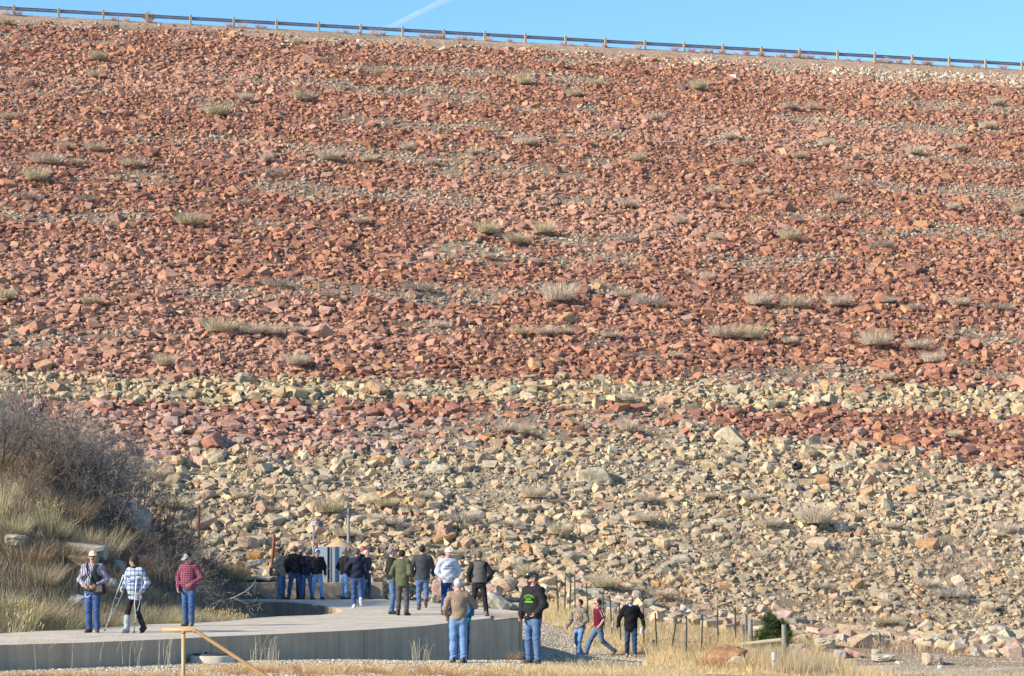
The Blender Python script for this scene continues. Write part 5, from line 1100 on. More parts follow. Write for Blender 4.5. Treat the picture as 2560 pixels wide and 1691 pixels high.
def person(px, fy, H, yaw, label, top, top_mat, trou, shoes, hair=None, hair_len='short', z=None, Y=None, legs='stand', flip=False, armL='down', armR='down', head_yaw=0, head_pitch=0, lean=0.0, belly=0.0, bulk=1.0, slim=1.0,
           hem=.86, cap=None, brim_yaw=0, glasses=False, beard=None, moustache=False, hood=False, collar=True, sleeve='long', vest=None, skin=(.52, .29, .20), gloves=False, extra=None, res=.013, legw=1.0, drop=0):
    nP[0] += 1; seed = nP[0] * 13; d = math.radians
    if Y is None: w = PZ(px, fy, z if z is not None else 0.0)
    else: x = (px - CX) / F * Y; w = np.array([x, Y, float(ground_z(x, Y)) if z is None else z])
    sc = H / 1.78; root = empty('person', w, d(yaw)); root.scale = (sc, sc, sc)
    tag(root, label, 'person')
    L = lambda p: np.array([p[0], p[1] - lean * max(p[2] - .95, 0) - .35 * lean * max(p[2] - 1.4, 0), p[2] - drop - .25 * abs(lean) * max(p[2] - 1.1, 0)])
    lg = LEGS[legs]; lg = lg[::-1] if flip else lg
    hip = {s: np.array([s * .09, 0, .92 - drop]) for s in (1, -1)}; leg = {}
    for s, q in zip((1, -1), lg):
        kn, an, pit, out = q; leg[s] = (np.array([s * kn[0] * slim, kn[1], kn[2] - drop * .5]), np.array([s * an[0] * slim, an[1], an[2]]), pit, out)
    sh = {s: L((s * .18 * bulk, 0.005, 1.425)) for s in (1, -1)}; arm = {}
    for s, a in ((1, armL), (-1, armR)):
        if isinstance(a, str): E, W = ARMS[a]; E = L((s * E[0] * bulk, E[1], E[2])); W = L((s * W[0] * bulk, W[1] - belly * .7, W[2]))
        else: E, W = np.array(a[0], float), np.array(a[1], float)
        v = E - sh[s]; E = sh[s] + v / np.linalg.norm(v) * min(max(np.linalg.norm(v), .27), .33)
        v = W - E; W = E + v / np.linalg.norm(v) * min(max(np.linalg.norm(v), .22), .30); arm[s] = (E, W)
    nk = L((0, .01, 1.50)); hc = L((0, -.012, 1.655)); HR = rotz(d(head_yaw)) @ rotx(d(head_pitch)); hp = L((0, .01, 1.56))
    hd = lambda x, y, z_: hp + HR @ np.array([x, y - .015, z_ - 1.56])
    lo = np.array([-.62, -.72, -.03]); hi = np.array([.62, .72, 1.86])
    pts = np.array([*[a for q in arm.values() for a in q], *[leg[s][1] for s in (1, -1)], *[leg[s][0] for s in (1, -1)], hc, [-.24 * bulk, -.2 - belly, 1], [.24 * bulk, .2, 1]]); lo = np.maximum(lo, pts.min(0) - .27); hi = np.minimum(hi, pts.max(0) + .27)
    # ---- body: one continuous surface
    B = Field(lo, hi, res)
    B.cone(L((0, 0, .98 - 0)), L((0, 0, 1.34)), .145, .165, .03, 1.5); B.cone(sh[1], sh[-1], .055, .055, .05); B.cone(L((0, .01, 1.42)), L((0, -.004, 1.59)), .062, .055, .03)
    for s in (1, -1):
        K, A, pit, out = leg[s]; B.cone(hip[s], K, .082, .055, .03); B.cone(K, A, .055, .038, .03); t = rotz(s * out) @ np.array([0, -1.0, 0]); B.cone(A - [0, 0, .03], A + t * .10 - [0, 0, .045], .035, .028, .02)
        E, W = arm[s]; B.cone(sh[s], E, .05, .042, .03); B.cone(E, W, .042, .03, .02)
        f = W - E; f /= np.linalg.norm(f); inw = np.array([-s, -.25, 0.0]); n_ = inw - f * (inw @ f); n_ /= np.linalg.norm(n_) + 1e-9; sd = np.cross(f, n_) * (1 if np.cross(f, n_)[1] < 0 else -1)
        hk = W + f * .085
        for o_ in (-.024, 0, .024): B.cone(W + sd * o_ * .5, hk + sd * o_, .020, .017, .02)
        for o_, ln in ((-.036, .060), (-.012, .078), (.012, .084), (.036, .074)):
            b0_ = hk + sd * o_; d1 = f * .92 + n_ * .38; d1 /= np.linalg.norm(d1); d2_ = f * .45 + n_ * .88; d2_ /= np.linalg.norm(d2_); k_ = b0_ + d1 * ln * .55; B.cone(b0_, k_, .0105, .010, .006); B.cone(k_, k_ + d2_ * ln * .5, .010, .0085, .004)
        t0 = W + f * .03 + sd * .03; t1_ = t0 + (f * .6 + sd * .6 + n_ * .3) * .045; B.cone(t0, t1_, .013, .011, .01); B.cone(t1_, t1_ + (f * .85 + n_ * .4) * .032, .011, .009, .005)
    B.ell(hd(0, .012, 1.690), (.076, .096, .092), HR, .02); B.ell(hd(0, -.022, 1.628), (.060, .072, .080), HR, .03); B.ell(hd(0, -.062, 1.572), (.030, .026, .024), HR, .02)
    B.cone(hd(0, -.088, 1.672), hd(0, -.112, 1.640), .010, .016, .012); B.ell(hd(0, -.080, 1.690), (.05, .014, .012), HR, .012)
    B.cone(hd(-.022, -.088, 1.600), hd(.022, -.088, 1.600), .010, .010, .01)
    for s in (1, -1): B.ell(hd(s * .080, .012, 1.652), (.012, .022, .034), HR, .008)
    v, q = B.mesh(); col = np.tile(np.array(skin), (len(v), 1)); hl = (v - hp) @ HR + [0, .015, 1.56]
    face = hl[:, 1] < -.045
    for s in (1, -1): m = face & (((hl[:, 0] - s * .030) / .014) ** 2 + ((hl[:, 2] - 1.668) / .008) ** 2 < 1); col[m] = (.05, .035, .03); m = face & (np.abs(hl[:, 0] - s * .031) < .019) & (np.abs(hl[:, 2] - 1.690) < .006); col[m] = np.array(skin) * .35
    m = face & (np.abs(hl[:, 0]) < .024) & (np.abs(hl[:, 2] - 1.600) < .008); col[m] = np.array(skin) * [.75, .5, .5]
    if beard is not None or hair is not None and hair_len == 'short':
        m = face & (hl[:, 2] < 1.612) & (hl[:, 2] > 1.54); col[m] = col[m] * .86
    if gloves:
        for s in (1, -1): m = np.linalg.norm(v - arm[s][1], axis=1) < .2; col[m] = (.015, .015, .016)
    np_obj('body', v, q, col, M_SKIN, True, root)
    # ---- top
    def torso(G, inf, hemz, kk=.03):
        G.cone(L((0, 0, min(hemz + .06, .98))), L((0, .0, 1.345)), .165 * bulk + inf, .178 * bulk + inf, kk, 1.32)
        if belly: G.ell(L((0, -.05 - belly * .4, 1.08)), (.165 * bulk + inf, .12 + belly, .20), None, .05)
        G.cone(sh[1] - [.02, 0, .012], sh[-1] + [.02, 0, -.012], .064 + inf, .064 + inf, .05); [G.cone(L((s_ * .04, .012, 1.50)), L((s_ * .15 * bulk, .006, 1.435)), .05 + inf * .6, .052 + inf, .04) for s_ in (1, -1)]; G.cone(L((0, .015, 1.42)), L((0, .005, 1.505)), .085 + inf * .5, .072 + inf * .5, .04)
    inf = {'jacket': .028, 'hoodie': .032, 'shirt': .016, 'coat': .032, 'polo': .018}[top]
    G = Field(lo, hi, res); torso(G, inf, hem); hz = L((0, 0, hem))[2]; G.cut((0, 0, -1), (0, 0, hz)); topz = L((0, 0, 1.525 if collar else 1.50)); G.cut((0, -.25 - lean, 1), topz)
    if hood: G.ell(L((0, .085, 1.475)), (.115, .075, .075), None, .03); G.cone(L((-.07, .0, 1.50)), L((.0, -.075, 1.455)), .022, .02, .02); G.cone(L((.07, .0, 1.50)), L((0, -.075, 1.455)), .022, .02, .02)
    if top in ('jacket', 'coat') and collar: G.cone(L((-.06, .03, 1.52)), L((.06, .03, 1.52)), .028, .028, .02); G.cone(L((-.062, .02, 1.515)), L((-.05, -.06, 1.475)), .02, .02, .02); G.cone(L((.062, .02, 1.515)), L((.05, -.06, 1.475)), .02, .02, .02)
    ai = {'jacket': .020, 'hoodie': .024, 'shirt': .014, 'coat': .018, 'polo': .022}[top]
    if top in ('hoodie', 'jacket'): G.cone(L((-.12, 0, hem + .03)), L((.12, 0, hem + .03)), .06, .06, .04) if False else None
    for s in (1, -1):
        E, W = arm[s]
        if sleeve == 'none': continue
        G.cone(sh[s], E, .062 + ai, .052 + ai, .035)
        if sleeve == 'long': G.cone(E, W + (W - E) * .03, .052 + ai, .036 + ai * .75, .025)
    if sleeve == 'short':
        for s in (1, -1):
            E = arm[s][0]; f = (E - sh[s]) / np.linalg.norm(E - sh[s]); k_ = G.sl(E - .16, E + .16); X, Yg, Z = G.grid(k_)
            dd = (X - E[0]) * f[0] + (Yg - E[1]) * f[1] + (Z - E[2]) * f[2]; side = (X * s > .20 * bulk); G.F[k_] = np.where(side, np.maximum(G.F[k_], dd + .03), G.F[k_])
    G.fold(.0095 if top not in ('coat', 'hoodie') else .008, seed, 34, 20); v, q = G.mesh()
    tn = {'jacket': 'jacket', 'hoodie': 'hoodie', 'shirt': 'shirt', 'coat': 'coat', 'polo': 'polo_shirt'}[top]
    to = np_obj(tn, v, q, None, top_mat, True, root)
    if vest:
        G = Field(lo, hi, res); torso(G, inf + .024, hem + .03); G.cut((0, 0, -1), (0, 0, hz - .01)); G.cut((0, 0, 1), L((0, 0, 1.505)))
        X, Yg, Z = G.grid((slice(None),) * 3)
        for s in (1, -1): G.F = np.maximum(G.F, (.085 - np.sqrt((X - sh[s][0] * 1.22) ** 2 * .8 + (Z - sh[s][2] + .05) ** 2 * .35)).astype(np.float32))
        if vest[1]: G.F = np.maximum(G.F, np.where(Yg < .02, vest[1] * np.clip((Z - .95) / .5, .25, 1.2) - np.abs(X + vest[2]), -1).astype(np.float32))
        G.fold(.004, seed + 1); v, q = G.mesh(); np_obj('vest', v, q, None, vest[0], True, root)
    # ---- trousers
    G = Field(lo, hi, res); G.cone((0, .0, .90 - drop), (0, 0, 1.0 - drop), .150 * slim ** .3 * min(bulk, 1.08), .150 * min(bulk, 1.1), .03, 1.3)
    for s in (1, -1):
        K, A, pit, out = leg[s]; up = np.array([0, 0, .045]) if pit < .5 else (K - A) / np.linalg.norm(K - A) * .05
        G.cone(hip[s], K, .100 * legw, .076 * legw, .03); G.cone(K, A + up * .55, .076 * legw, .066 * legw, .02); G.ell(hip[s] + [0, .04, -.02], (.072, .068, .08), None, .03)
    G.cut((0, 0, 1), (0, 0, 1.06 - drop)); G.fold(.0055 * min(legw, 1), seed + 3, 40, 26)
    if legw >= 1:      # cloth bunching over the shoes and behind the knees
        Zg = G.ax[2][None, None, :]; Xg = G.ax[0][:, None, None]; G.F = (G.F + .007 * np.sin(Zg * 85 + Xg * 30 + seed) * np.exp(-((Zg - .16) / .09) ** 2) + .005 * np.sin(Zg * 70 - Xg * 40) * np.exp(-((Zg - .5) / .08) ** 2)).astype(np.float32)
    v, q = G.mesh(); to2 = np_obj('trousers', v, q, None, trou, True, root)
    # ---- shoes
    for s in (1, -1):
        K, A, pit, out = leg[s]; m = shoes if not isinstance(shoes, dict) else shoes[s]
        G = Field((-.07, -.24, -.01), (.07, .12, .16), .011); G.cone((0, .05, .05), (0, -.06, .048), .044, .044, .03); G.cone((0, -.06, .04), (0, -.15, .03), .046, .034, .03); G.cone((0, .03, .06), (0, .03, .12), .044, .045, .03); G.cut((0, 0, -1), (0, 0, .004)); v, q = G.mesh()
        sgn = rotz(s * out) @ rotx(pit); v = (v - [0, 0, .085]) @ sgn.T + A; v[:, 2] -= max(0, v[:, 2].min()) * (pit == 0); np_obj('shoe', v, q, None, m, True, root)
    # ---- head things
    def headfield(): c = hd(0, 0, 1.66); return Field(c - .24, c + .24, .009)
    if hair is not None:
        G = headfield(); g_ = .012 if hair_len == 'short' else .022
        G.ell(hd(0, .018, 1.695), (.080 + g_, .098 + g_, .090 + g_), HR, .01)
        X, Yg, Z = G.grid((slice(None),) * 3); p = (np.stack([X, Yg, Z], -1) - hp) @ HR + [0, .015, 1.56]
        low = 1.655 if hair_len == 'short' else 1.57
        if hair_len == 'long':
            G.ell(hd(0, .03, 1.63), (.095, .085, .11), HR, .03)
        yy = p[..., 1]; front_cut = np.minimum(np.maximum(-.030 - yy, 1.728 - p[..., 2] - (.02 if hair_len == 'long' else 0)), .3)       # keep forehead bare
        G.F = np.maximum(G.F, np.where(yy < -.02, np.maximum(-(yy + .035), 1.725 - p[..., 2] ) * 1.0, -1).astype(np.float32) if hair_len == 'short' else np.where((np.abs(p[..., 0]) < .055) & (yy < -.02) & (p[..., 2] < 1.70), .02, -1).astype(np.float32))
        nape = 1.60 if hair_len == 'short' else 1.535
        G.F = np.maximum(G.F, (nape + np.clip(-(yy - .05), 0, .1) * .55 - p[..., 2]).astype(np.float32))
        if hair_len == 'short': G.F = np.maximum(G.F, np.where((yy < .03) & (p[..., 2] < 1.685), 1.685 - p[..., 2], -1).astype(np.float32))
        if hair_len == 'thin': G.F = np.maximum(G.F, (.045 - np.sqrt((p[..., 0]) ** 2 + (yy - .03) ** 2) if True else 0).astype(np.float32) * (p[..., 2] > 1.74))
        G.fold(.004, seed + 5, 90, 90); v, q = G.mesh(); np_obj('hair', v, q, None, hair, True, root)
    if beard is not None or moustache:
        G = headfield()
        if beard is not None: G.ell(hd(0, -.055, 1.572), (.048, .046, .036), HR, .02); G.cone(hd(-.055, -.03, 1.60), hd(-.02, -.085, 1.585), .016, .014, .02); G.cone(hd(.055, -.03, 1.60), hd(.02, -.085, 1.585), .016, .014, .02)
        G.cone(hd(-.028, -.094, 1.612), hd(.028, -.094, 1.612), .012, .012, .01); v, q = G.mesh(); np_obj('beard' if beard is not None else 'moustache', v, q, None, beard if beard is not None else H_BRN, True, root)
    if glasses:
        mb = MB()
        for s in (1, -1): mb.box(hd(s * .034, -.100, 1.668), (.050, .012, .032), HR, bev=.005); 
        mb.box(hd(0, -.104, 1.676), (.02, .008, .008), HR); go = mb.build('sunglasses', M_LENS, root)
        mb = MB()
        for s in (1, -1): mb.tube([hd(s * .060, -.096, 1.675), hd(s * .084, -.02, 1.672), hd(s * .086, .02, 1.66)], .004, 5)
        mb.build('temple', M_BLKP, go)
    if cap:
        G = headfield(); G.ell(hd(0, .012, 1.692), (.092, .113, .112), HR, .01); X, Yg, Z = G.grid((slice(None),) * 3); p = (np.stack([X, Yg, Z], -1) - hp) @ HR + [0, .015, 1.56]
        G.F = np.maximum(G.F, (1.693 - .12 * (p[..., 1] > .05) * 0 - p[..., 2] - .18 * np.clip(p[..., 1], 0, .2)).astype(np.float32)); v, q = G.mesh(); hl = (v - hp) @ HR + [0, .015, 1.56]
        cc = np.tile(np.array(cap[0]), (len(v), 1))
        if cap[2] is not None: cc[hl[:, 1] < -.035] = cap[2]
        co = np_obj('cap', v, q, cc, mat('cap_cloth', None, .9, 20, .06, spec=.1), True, root)
        G = headfield(); G.ell(hd(0, -.125, 1.703), (.078, .085, .014), HR @ rotx(.22), .005); X, Yg, Z = G.grid((slice(None),) * 3); p = (np.stack([X, Yg, Z], -1) - hp) @ HR + [0, .015, 1.56]
        G.F = np.maximum(G.F, (p[..., 1] + .065).astype(np.float32)); v, q = G.mesh(); np_obj('brim', v, q, np.tile(np.array(cap[1]), (len(v), 1)), mat('brim_cloth', None, .9, 20, .06, spec=.1), True, co)
    root['_top'] = to.name; info = dict(root=root, top=to, trousers=to2, arm=arm, leg=leg, hd=hd, L=L, sh=sh, w=w, sc=sc, yaw=d(yaw)); return info
def finish(info): 
    if '_top' in info['root']: del info['root']['_top']
def project_front(info, verts2d, faces, name, m, ysign=-1, off=.006):
    """lay a flat shape (x, z) on the front or back of the person's top"""
    me = info['top'].data; bt = BVHTree.FromPolygons([v.co for v in me.vertices], [p.vertices for p in me.polygons]); out = []
    for x, z in verts2d:
        h = bt.ray_cast(Vector((x, ysign * 1.0, z)), Vector((0, -ysign, 0)))
        y = h[0].y if h[0] is not None else ysign * .15
        out.append((x, y + ysign * off, z))
    return np_obj(name, np.array(out), faces, None, m, False, info['root'])
def text_shape(txt, size, arc=0.0):
    cu = bpy.data.curves.new('t', 'FONT'); cu.body = txt; cu.size = size; cu.align_x = 'CENTER'; cu.resolution_u = 3; cu.offset = size * .02
    o = bpy.data.objects.new('t', cu); COL.objects.link(o); dg = bpy.context.evaluated_depsgraph_get(); me = bpy.data.meshes.new_from_object(o.evaluated_get(dg))
    v = np.array([q.co[:2] for q in me.vertices]); me.calc_loop_triangles(); f = np.array([t.vertices[:] for t in me.loop_triangles]); bpy.data.objects.remove(o); bpy.data.curves.remove(cu); bpy.data.meshes.remove(me)
    if arc: v[:, 1] -= arc * v[:, 0] ** 2
    return v, f

def w2l(info, p): v = np.asarray(p, float) - info['w']; return rotz(-info['yaw']) @ v / info['sc']
DARKS = (.02, .02, .022)
# --- the three on the near deck
i1 = person(232, 1582, 1.74, -8, 'man in pale yellow cap and dark vest over striped shirt, hands at his belt', 'shirt', K_STRIPE, J_BLUE, S_BRN, H_GREY, legs='close', flip=True, armL='belt', armR='belt', head_yaw=14, cap=((.72, .58, .32), (.66, .54, .32), None), glasses=True, moustache=True, vest=(C_VEST, .10, .045), hem=.93, belly=.02, slim=.92, skin=(.50, .26, .17), res=.011)
pm = P(335, 1583, 51.6); wy = d_ = None
def loc_target(px, py, Y, wpos, yaw, H): v = P(px, py, Y) - wpos; return rotz(-math.radians(yaw)) @ v / (H / 1.78)
w2 = PZ(337, 1583, 0); yw = -28; HW = 1.64
aR = loc_target(298, 1486, w2[1] - .25, w2, yw, HW); aL = loc_target(349, 1486, w2[1] - .30, w2, yw, HW)
i2 = person(337, 1583, HW, yw, 'woman in blue and white plaid shirt on crutches with one grey medical boot', 'shirt', K_BW, C_BLACK, {1: S_BLK, -1: C_BOOT}, H_BRN, 'long', legs='step', flip=True, armL=((.30, .10, 1.17), tuple(aL)), armR=((-.30, .06, 1.17), tuple(aR)), head_yaw=-20, head_pitch=14, hem=.76, belly=.03, skin=(.56, .34, .25), legw=.86, res=.011, slim=.9)
# her medical boot: a tall shell over the shin
for s, nm, m, r0 in ((-1, 'medical_boot', C_BOOT, .068), (1, 'boot', S_BLK, .058)):
    K, A, pit, out = i2['leg'][s]; G = Field(np.minimum(K, A) - .28, np.maximum(K, A) + .28, .011); G.cone(A + (K - A) * (.68 if s < 0 else .5), A, r0 + .012, r0, .02); t = rotz(s * out) @ np.array([0, -1.0, 0]); G.cone(A - [0, 0, .02], A + t * .13 - [0, 0, .035], .055 if s < 0 else .045, .046 if s < 0 else .038, .03); G.cut((0, 0, -1), (0, 0, .003)); G.fold(.004, 91); v, q = G.mesh(); np_obj(nm, v, q, None, m, True, i2['root'])
i3 = person(472, 1566, 1.70, -18, 'man in maroon plaid shirt looking down under a dark cap with pale front', 'shirt', K_MAR, J_M3, S_TAN, H_SP, legs='close', armL=((.35, .02, 1.18), (.10, -.22, .98)), armR=((-.28, .0, 1.16), (-.20, -.17, .90)), head_yaw=-14, head_pitch=22, cap=((.02, .02, .025), (.28, .30, .26), (.26, .29, .25)), glasses=True, hem=.88, bulk=1.06, belly=.02, slim=.92, res=.011)
# --- cluster at the back
person(703, 1499, 1.77, 62, 'man in taupe hooded jacket turned sideways at the end of the cluster', 'jacket', C_TAUPE, J_MID, S_BRN, H_DARK, legs='stand', armL='pocket', armR='pocket', hood=True, hem=.82, head_yaw=12, beard=H_DARK, skin=(.42, .25, .18))
person(737, 1499, 1.84, 180, 'man with grey cropped hair and black jacket seen from behind in the cluster', 'jacket', C_BLACK, J_BLUE, S_BRN, H_SP, legs='wide', armL='pocket', armR='jut', hem=.88)
person(752, 1498.6, 1.72, 4, 'man in sunglasses facing us, mostly hidden between two dark jackets', 'jacket', C_NAVY, J_DARK, S_BRN, H_GREY, legs='close', armL='pocket', armR='pocket', glasses=True)
person(767, 1499, 1.74, 168, 'stooping man with grey hair and navy jacket seen from behind', 'jacket', C_NAVY, J_MID, S_BRN, H_GREY, legs='wide', armL='pocket', armR='pocket', lean=.20, head_pitch=16, hem=.86, bulk=1.08)
i8 = person(793, 1499, 1.73, 8, 'man in blue and white cap, black jacket and pale jeans facing us', 'jacket', C_BLACK, J_LIGHT, S_BLK, H_SP, legs='wide', armL='down', armR='pocket', cap=((.80, .80, .82), (.05, .11, .30), (.04, .09, .28)), head_yaw=14, head_pitch=8, moustache=True, hem=.90, slim=.85)
i9 = person(861, 1498.8, 1.73, 125, 'grey haired man in a black jacket and pale jeans beside the steel cabinet', 'jacket', C_BLACK, J_LIGHT, S_BRN, H_GREY, legs='stand', armL='pocket', armR='pocket', hem=.88, head_yaw=-10)
person(893, 1521, 1.77, 184, 'man in a black hooded jacket and blue jeans walking away with a lifted heel', 'jacket', C_NAVY, J_BLUE, S_WHT, H_SP, legs='lift', flip=False, armL='jut', armR='down', hood=True, hem=.90, head_yaw=-18)
person(908, 1498.6, 1.83, 50, 'man in a bright red cap half hidden by the walking man', 'jacket', C_BLACK, J_MID, S_BRN, H_GREY, legs='stand', armL='pocket', armR='pocket', cap=((.62, .03, .025), (.50, .03, .03), None), head_yaw=20)
person(917, 1499, 1.70, 60, 'white haired man behind the red cap, only his head and one arm showing', 'jacket', C_CHAR, J_DARK, S_BRN, H_WHITE, legs='stand', armL='pocket', armR=((-.3, -.05, 1.15), (-.26, -.26, 1.02)))
# --- middle of the deck
person(980, 1536, 1.80, 98, 'grey haired man in black sweater turned sideways by the olive jacket', 'jacket', C_BLACK, J_MID, S_BLK, H_GREY, legs='close', armL='pocket', armR='pocket', hem=.92, head_yaw=12)
person(1006, 1539, 1.74, 160, 'dark haired man in olive hooded jacket and grey trousers from behind', 'jacket', C_OLIVE, C_PANTG, S_BLK, H_DARK, legs='stand', armL='pocket', armR='pocket', hood=True, hem=.80, head_yaw=-12)
person(1056, 1525.5, 1.86, 180, 'tall man in a charcoal jacket and jeans walking away, one sole showing', 'jacket', C_CHAR, J_MID, S_BRN, H_DARK, legs='lift', flip=False, armL='pocket', armR='swf', hem=.86, bulk=1.10)
i16 = person(1120, 1538, 1.79, 14, 'man in a white cap and pale grey hoodie with two lines of lettering', 'hoodie', C_HOOD, J_NAVY, S_BLK, H_SP, legs='stand', armL='hood', armR='hood', hood=True, cap=((.82, .83, .86), (.55, .58, .64), None), head_yaw=12, hem=.86, bulk=1.03, belly=.03, skin=(.52, .25, .17))
person(1198, 1541, 1.71, 180, 'man in a grey vest over black sleeves and black trousers seen from behind', 'shirt', C_BLACK, C_BLACK, S_TAN, H_SP, legs='wide', armL='pocket', armR='jut', vest=(C_GREYVEST, 0, 0), hem=.94, bulk=1.04)
# --- below the slab
person(1141, 0, 1.74, 12, 'man in a dark cap and light blue shirt hidden behind the brown plaid shirt', 'shirt', C_LB, J_DARK, S_BRN, H_SP, Y=52.6, legs='close', bulk=.86, armL='hood', armR='hood', cap=((.025, .03, .03), (.03, .035, .03), None), head_yaw=20)
person(1154, 0, 1.70, 20, 'man in a teal shirt and dark glasses almost hidden behind the white haired man', 'shirt', C_TEAL, J_DARK, S_BRN, H_SP, Y=53.0, legs='close', bulk=.80, armL='hood', armR='hood', glasses=True)
i18 = person(1146, 0, 1.70, 180, 'white haired man in brown plaid shirt and faded jeans, hand raised to face', 'shirt', K_BRN, J_SKY, S_BLK, H_WHITE, 'short', Y=48.6, legs='stand', armL='pocket', armR='face', hem=.92, bulk=1.0, belly=.05, slim=.9, skin=(.56, .29, .21), head_yaw=-10, res=.011, legw=1.08)
i20 = person(1333, 0, 1.84, -42, 'bearded man in black hoodie with green lettering, black cap and sunglasses', 'hoodie', C_BLACK, J_MID, S_BRN, H_SP, Y=48.4, legs='stand', armL='hood', armR='low', hood=True, head_yaw=-38, cap=((.02, .02, .022), (.022, .022, .024), None), glasses=True, beard=H_BRN, hem=.88, bulk=1.0, skin=(.54, .28, .20), res=.011, slim=.9)
i21 = person(1449, 0, 1.73, -38, 'young man in a camouflage hoodie and light jeans walking on the track', 'hoodie', K_CAMO, J_SKY, S_GRY, H_DARK, Y=72.3, legs='step', armL='hood', armR='swf', hood=True, head_yaw=-42, hem=.90, skin=(.48, .27, .18))
i22 = person(1497, 0, 1.76, -72, 'man in a maroon polo with white shoulder stripes striding in jeans', 'polo', C_MAROON, J_MID, S_TAN, H_DARK, Y=73.4, legs='stride', flip=True, armL=((.25, .06, 1.17), (.24, -.06, .93)), armR=((-.25, .02, 1.17), (-.24, -.10, .95)), sleeve='short', glasses=True, hem=.92, lean=.05, drop=.05, head_yaw=-10, skin=(.55, .31, .22))
i23 = person(1577, 0, 1.80, 3, 'man in a long black coat, gloves and sunglasses walking toward us', 'coat', C_COAT, J_DARK, S_TAN, H_RED, Y=72.0, legs='walk', armL=((.33, .02, 1.17), (.39, -.05, .92)), armR=((-.33, .02, 1.17), (-.39, -.05, .92)), glasses=True, gloves=True, hem=.76, bulk=.98, beard=H_RED, skin=(.58, .33, .25))
# lettering and small details
m_ink = fabric('navy_print', (.05, .07, .14), .05); m_grn = fabric('green_print', (.14, .38, .03), .25); m_wht = fabric('white_trim', (.75, .75, .78), .05); m_or = fabric('orange_print', (.60, .24, .10), .2)
def put_text(info, txt, size, x0, z0, m, arc=0.0): v, f = text_shape(txt, size, arc); return project_front(info, v + [x0, z0], f, 'lettering', m)
put_text(i16, "ST. MARY'S", .050, .0, 1.285, m_ink); put_text(i16, 'BASKETBALL', .056, .0, 1.215, m_ink)
put_text(i20, 'SENTINEL', .060, .015, 1.32, m_grn, 2.4); put_text(i20, 'SUB', .068, .015, 1.245, m_grn)
def strip(info, x0, x1, z0, z1, name, m, ysign=-1, n=10):
    xs_ = np.linspace(x0, x1, n); v = [(x, z) for x in xs_ for z in (z0, z1)]; f = [[2 * k, 2 * k + 1, 2 * k + 3, 2 * k + 2] for k in range(n - 1)]; return project_front(info, v, np.array(f), name, m, ysign)
strip(i20, -.085, .11, 1.20, 1.228, 'lettering', m_grn)
strip(i21, -.02, .09, 1.28, 1.36, 'chest_print', m_or)
# white piping on the polo's shoulders, lying along each sleeve
for s in (1, -1):
    mb = MB(); E = i22['arm'][s][0]; S_ = i22['sh'][s]; f = (E - S_) / np.linalg.norm(E - S_); out = np.array([s * 1.0, -.1, .25]); out -= f * (out @ f); out /= np.linalg.norm(out)
    for o_ in (-.035, .035): side = np.cross(f, out); mb.tube([i22['L']((s * .085, 0.0, 1.505)) + side * o_ * .6 + [0, 0, .01], S_ + out * .088 + side * o_ + [0, 0, .01], S_ + f * .12 + out * .085 + side * o_, S_ + f * .21 + out * .078 + side * o_], .007, 5)
    mb.build('piping', m_wht, i22['root'])
# leather patch on the faded jeans
def patch(info, x0, x1, z0, z1, name, m):
    me = info['trousers'].data; bt = BVHTree.FromPolygons([v.co for v in me.vertices], [p.vertices for p in me.polygons]); v = []
    for x in np.linspace(x0, x1, 6):
        for z in (z0, z1): h = bt.ray_cast(Vector((x, 1, z)), Vector((0, -1, 0))); v.append((x, (h[0].y if h[0] else .14) + .006, z))
    np_obj(name, np.array(v), np.array([[2 * k, 2 * k + 1, 2 * k + 3, 2 * k + 2] for k in range(5)]), None, m, False, info['root'])
patch(i18, -.125, -.045, .945, .985, 'leather_patch', mat('leather_patch', (.42, .17, .08), .7))
mb = MB(); L = i3['L']
# belt buckle and shirt placket on the hoodie man
mb = MB(); mb.box((0, -.205, .965), (.035, .012, .045), bev=.004); mb.build('belt_buckle', mat('buckle_steel', (.5, .5, .48), .3, metal=.7), i20['root'])
# dark turtleneck at the woman's throat, shirt collars
for inf_, m, r in ((i2, C_BLACK, .070), (i23, C_LB, .066), (i9, C_LB, .066)):
    mb = MB(); a = inf_['L']((0, -.012, 1.465)); b = inf_['L']((0, -.004, 1.545)); mb.tube([a, b], [r + .012, r], 16, caps=False); mb.build('collar', m, inf_['root'], True)
# bald spot on the white haired man
G = Field(i18['hd'](0, .05, 1.78) - .1, i18['hd'](0, .05, 1.78) + .1, .008); G.ell(i18['hd'](0, .055, 1.752), (.036, .04, .042), None, .01); v, q = G.mesh(); np_obj('bald_spot', v, q, np.tile([.56, .30, .23], (len(v), 1)), M_SKIN, True, i18['root'])
# logo dot on the black cap, key loop on the yellow cap man
mb = MB(); mb.box(i20['hd'](0, -.104, 1.745), (.03, .012, .026), bev=.004); mb.build('cap_emblem', m_wht, i20['root'])
mb = MB(); mb.tube([(-.14, -.12, .86), (-.12, -.15, .80), (-.06, -.16, .78), (-.01, -.15, .82)], .008, 6); mb.build('key_cord', m_wht, i1['root'])

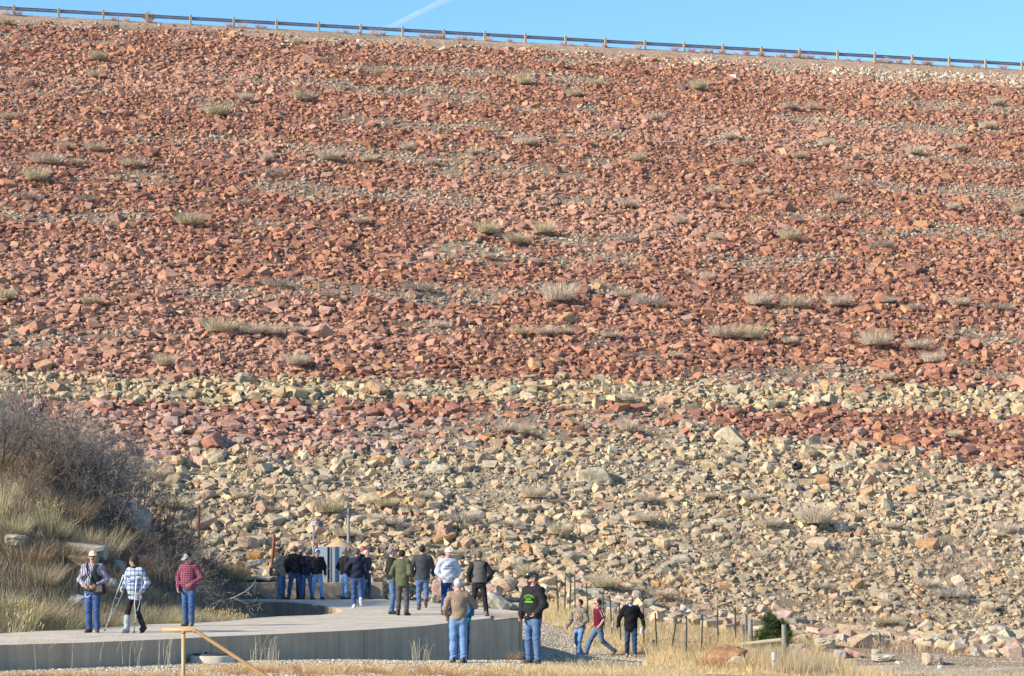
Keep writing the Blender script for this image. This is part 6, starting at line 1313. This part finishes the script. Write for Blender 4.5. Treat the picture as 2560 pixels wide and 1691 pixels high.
# crutches
M_ALU = mat('pale_aluminium', (.62, .66, .70), .35, 6, .05, metal=.3, spec=.5)
def crutch(tip, topp, lab):
    tip = np.array(tip); topp = np.array(topp); ax = topp - tip; Ln = np.linalg.norm(ax); ax /= Ln; sd = np.cross(ax, [.3, -1, 0]); sd /= np.linalg.norm(sd); r = empty('crutch', tip); tag(r, lab, 'crutch')
    at = lambda t, o=0.0: ax * Ln * t + sd * o
    mb = MB(); mb.tube([at(.02), at(.36)], .012, 8); 
    for o in (1, -1): mb.tube([at(.26, .008 * o), at(.40, .02 * o), at(.52, .052 * o), at(.98, .062 * o)], .0105, 8)
    mb.build('frame', M_ALU, r, True)
    mb = MB(); mb.tube([at(.985, -.075), at(.995, 0), at(.985, .075)], .024, 8); mb.build('armpit_pad', mat('grey_foam', (.45, .47, .48), .9), r, True)
    mb = MB(); mb.tube([at(.60, -.055), at(.60, .055)], .016, 8); mb.build('hand_grip', mat('grey_grip', (.35, .36, .37), .8), r, True)
    mb = MB(); mb.tube([at(-.0), at(.035)], [.022, .018], 10); mb.build('rubber_tip', mat('grey_rubber', (.10, .10, .10), .8), r, True)
    mb = MB(); mb.tube([at(.155), at(.175)], .019, 8); mb.build('adjuster', mat('teal_clip', (.05, .22, .32), .5), r, True)
yb = w2[1]
crutch(PZ(261, 1578, 0.0), P(316, 1440, yb - .30), 'pale aluminium crutch planted wide, out in front of the woman')
crutch(PZ(338.5, 1582, 0.0) + [0, -.2, 0], P(349, 1443, yb - .34), 'pale aluminium crutch held upright close to her black trousers')
# shoulder bag
wb = i1['w']; bag = empty('shoulder_bag', wb, i1['yaw']); tag(bag, 'black shoulder bag with a grey flap hanging at the hip of the yellow cap man', 'bag')
mb = MB(); mb.box((.19, -.15, .93), (.26, .11, .22), np.array(Matrix.Rotation(-.12, 3, 'Y')), bev=.03); mb.build('bag_body', C_BLACK, bag, True)
mb = MB(); mb.box((.20, -.212, .945), (.15, .012, .13), np.array(Matrix.Rotation(-.12, 3, 'Y')), bev=.005); mb.build('flap', fabric('brown_grey_flap', (.11, .09, .08)), bag)
mb = MB()
for o_ in np.linspace(0, 1, 1): mb.tube([(.16, -.20, 1.02), (.04, -.225, 1.12), (-.05, -.20, 1.28), (-.10, -.12, 1.44), (-.11, -.02, 1.50), (-.06, .12, 1.40), (.10, .15, 1.15), (.20, .0, 1.02)], .016, 6)
mb.build('strap', C_BLACK, bag, True)
for o in bpy.data.objects:
    if '_top' in o: del o['_top']
print('people', nP[0])
